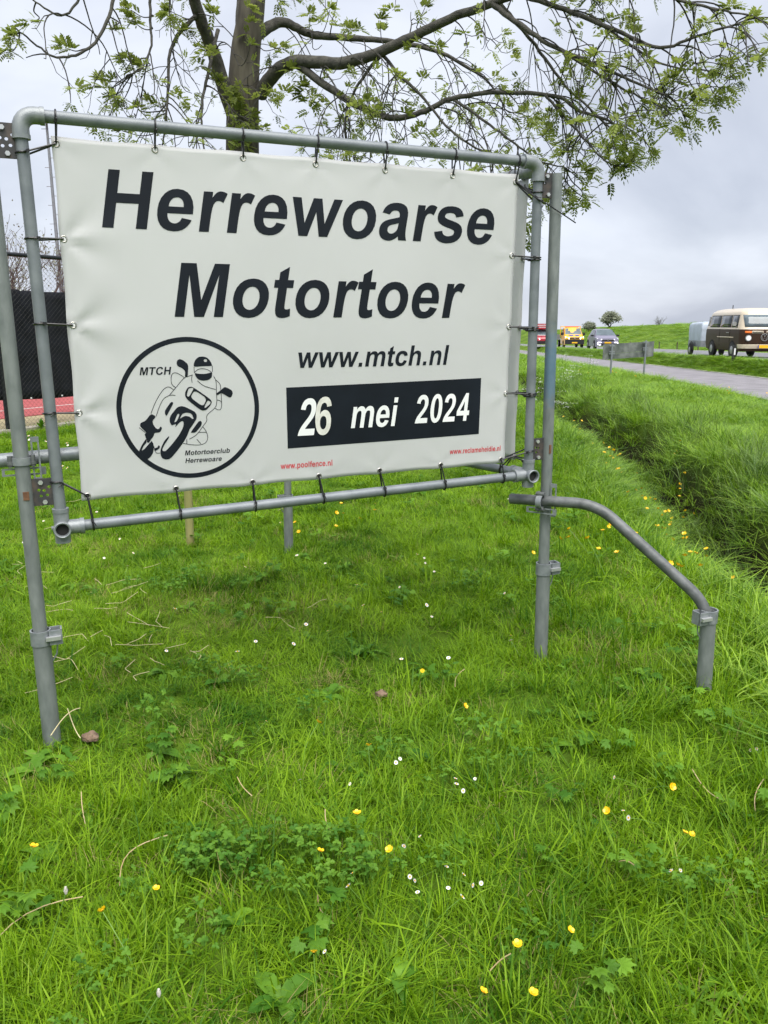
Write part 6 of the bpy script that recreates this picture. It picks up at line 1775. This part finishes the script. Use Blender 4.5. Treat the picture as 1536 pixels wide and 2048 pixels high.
orange = mat('amber_yellow_paint', (0.85, 0.43, 0.012), rough=0.35, var=0.08, coat=0.3)
tr_ = thing('work_van', (0, 0, 0), 'yellow flatbed work van with blue chevrons on its bonnet', 'van')
loft([(-2.45, 0.80, 0.74, 0.36, 0.95, 0.0), (-2.36, 0.92, 0.86, 0.30, 1.08, 0.02), (-1.7, 0.95, 0.90, 0.30, 1.22, 0.04), (-1.4, 0.95, 0.91, 0.30, 1.26, 0), (0.2, 0.95, 0.91, 0.30, 1.26, 0), (0.25, 0.9, 0.88, 0.4, 1.2, 0)], orange, 'body', tr_)
loft([(-1.62, 0.86, 0.85, 1.2, 1.24, 0), (-0.85, 0.88, 0.74, 1.2, 1.90, 0.04), (0.15, 0.88, 0.76, 1.2, 1.93, 0.04), (0.22, 0.86, 0.74, 1.2, 1.88, 0.02)], orange, 'cabin', tr_)
panel4([(-0.80, -1.56, 1.29), (0.80, -1.56, 1.29), (0.70, -0.92, 1.86), (-0.70, -0.92, 1.86)], glass_l, 'windscreen', tr_)
for sg_ in (-1, 1):
    panel4([(sg_ * 0.905, -1.35, 1.28), (sg_ * 0.905, -0.1, 1.28), (sg_ * 0.80, -0.1, 1.80), (sg_ * 0.80, -0.8, 1.80)], glass, 'side_window', tr_)
    MB().box((sg_ * 1.06, -1.25, 1.32), (0.22, 0.14, 0.26)).build('mirror', blk, tr_, origin=(0, 0, 0))
    panel4([(sg_ * 0.50, -2.47, 0.86), (sg_ * 0.88, -2.33, 0.90), (sg_ * 0.86, -2.30, 1.08), (sg_ * 0.52, -2.44, 1.00)], lit, 'headlight', tr_, 0.03)
    panel4([(sg_ * 0.06, -2.20, 1.17), (sg_ * 0.34, -2.25, 1.14), (sg_ * 0.55, -1.9, 1.235), (sg_ * 0.16, -1.86, 1.25)], blue_m, 'blue_chevron', tr_, 0.01)
    wheel(sg_ * 0.86, -1.5, 0.34, 0.2, tr_); wheel(sg_ * 0.86, 1.6, 0.34, 0.2, tr_)
    m = MB()
    for k in range(5): m.box((sg_ * 0.97, -0.9 + k * 0.22, 0.62), (0.01, 0.08, 0.44))
    tag(m.build('side_stripes', refl, tr_, origin=(0, 0, 0)), kind='stuff')
MB().box((0, -2.46, 0.96), (0.98, 0.05, 0.12)).build('grille', blk, tr_, origin=(0, 0, 0))
MB().box((0, -2.42, 0.60), (1.80, 0.16, 0.46)).build('bumper', blk, tr_, origin=(0, 0, 0))
MB().box((0, -2.51, 0.52), (0.52, 0.012, 0.12)).build('number_plate', plate_y, tr_, origin=(0, 0, 0))
MB().disc((0, -2.5, 0.97), (0, 1, 0), 0.09, 0.02, 16).build('emblem', chrome, tr_, origin=(0, 0, 0))
MB().box((0, -0.45, 2.0), (1.3, 0.25, 0.10)).build('light_bar', amber, tr_, origin=(0, 0, 0))
MB().box((-0.05, 1.4, 0.80), (2.1, 2.4, 0.12)).build('flatbed', zinc, tr_, origin=(0, 0, 0))
for sg_ in (-1, 1): MB().box((sg_ * 1.03, 1.4, 1.05), (0.03, 2.4, 0.40)).build('dropside', zinc, tr_, origin=(0, 0, 0))
for x in (-0.98, -0.3, 0.3, 0.98): MB().box((x, 0.3, 1.55), (0.05, 0.05, 1.0)).build('headboard_upright', orange, tr_, origin=(0, 0, 0))
MB().box((0, 0.3, 2.02), (2.0, 0.05, 0.06)).build('headboard_bar', orange, tr_, origin=(0, 0, 0))
place(tr_, 1141, 81)

redp = mat('red_paint', (0.36, 0.02, 0.035), rough=0.3, var=0.1, coat=0.4)
rv = thing('red_van', (0, 0, 0), 'red van with a white-striped box on its roof behind the yellow work van', 'van')
loft([(-2.45, 0.80, 0.74, 0.34, 0.9, 0), (-2.36, 0.9, 0.86, 0.3, 1.05, 0.02), (-1.6, 0.95, 0.9, 0.3, 1.2, 0.03), (2.3, 0.95, 0.9, 0.3, 1.25, 0)], redp, 'body', rv)
loft([(-1.6, 0.86, 0.85, 1.15, 1.2, 0), (-0.85, 0.88, 0.78, 1.15, 1.86, 0.03), (2.2, 0.88, 0.80, 1.15, 1.9, 0.03)], redp, 'cabin', rv)
panel4([(-0.80, -1.55, 1.24), (0.80, -1.55, 1.24), (0.72, -0.92, 1.82), (-0.72, -0.92, 1.82)], glass_l, 'windscreen', rv)
MB().box((0, -0.1, 2.2), (1.9, 2.6, 0.56)).build('roof_box', redp, rv, origin=(0, 0, 0))
for z in (2.12, 2.32): MB().box((0, -1.405, z), (1.7, 0.012, 0.06)).build('white_stripe', refl, rv, origin=(0, 0, 0))
for sg_ in (-1, 1):
    panel4([(sg_ * 0.48, -2.47, 0.80), (sg_ * 0.86, -2.33, 0.84), (sg_ * 0.84, -2.30, 1.02), (sg_ * 0.50, -2.44, 0.94)], lit, 'headlight', rv, 0.03)
    wheel(sg_ * 0.86, -1.5, 0.34, 0.2, rv); wheel(sg_ * 0.86, 1.5, 0.34, 0.2, rv)
MB().box((0, -2.42, 0.52), (1.7, 0.16, 0.32)).build('bumper', blk, rv, origin=(0, 0, 0))
place(rv, 1083, 90)
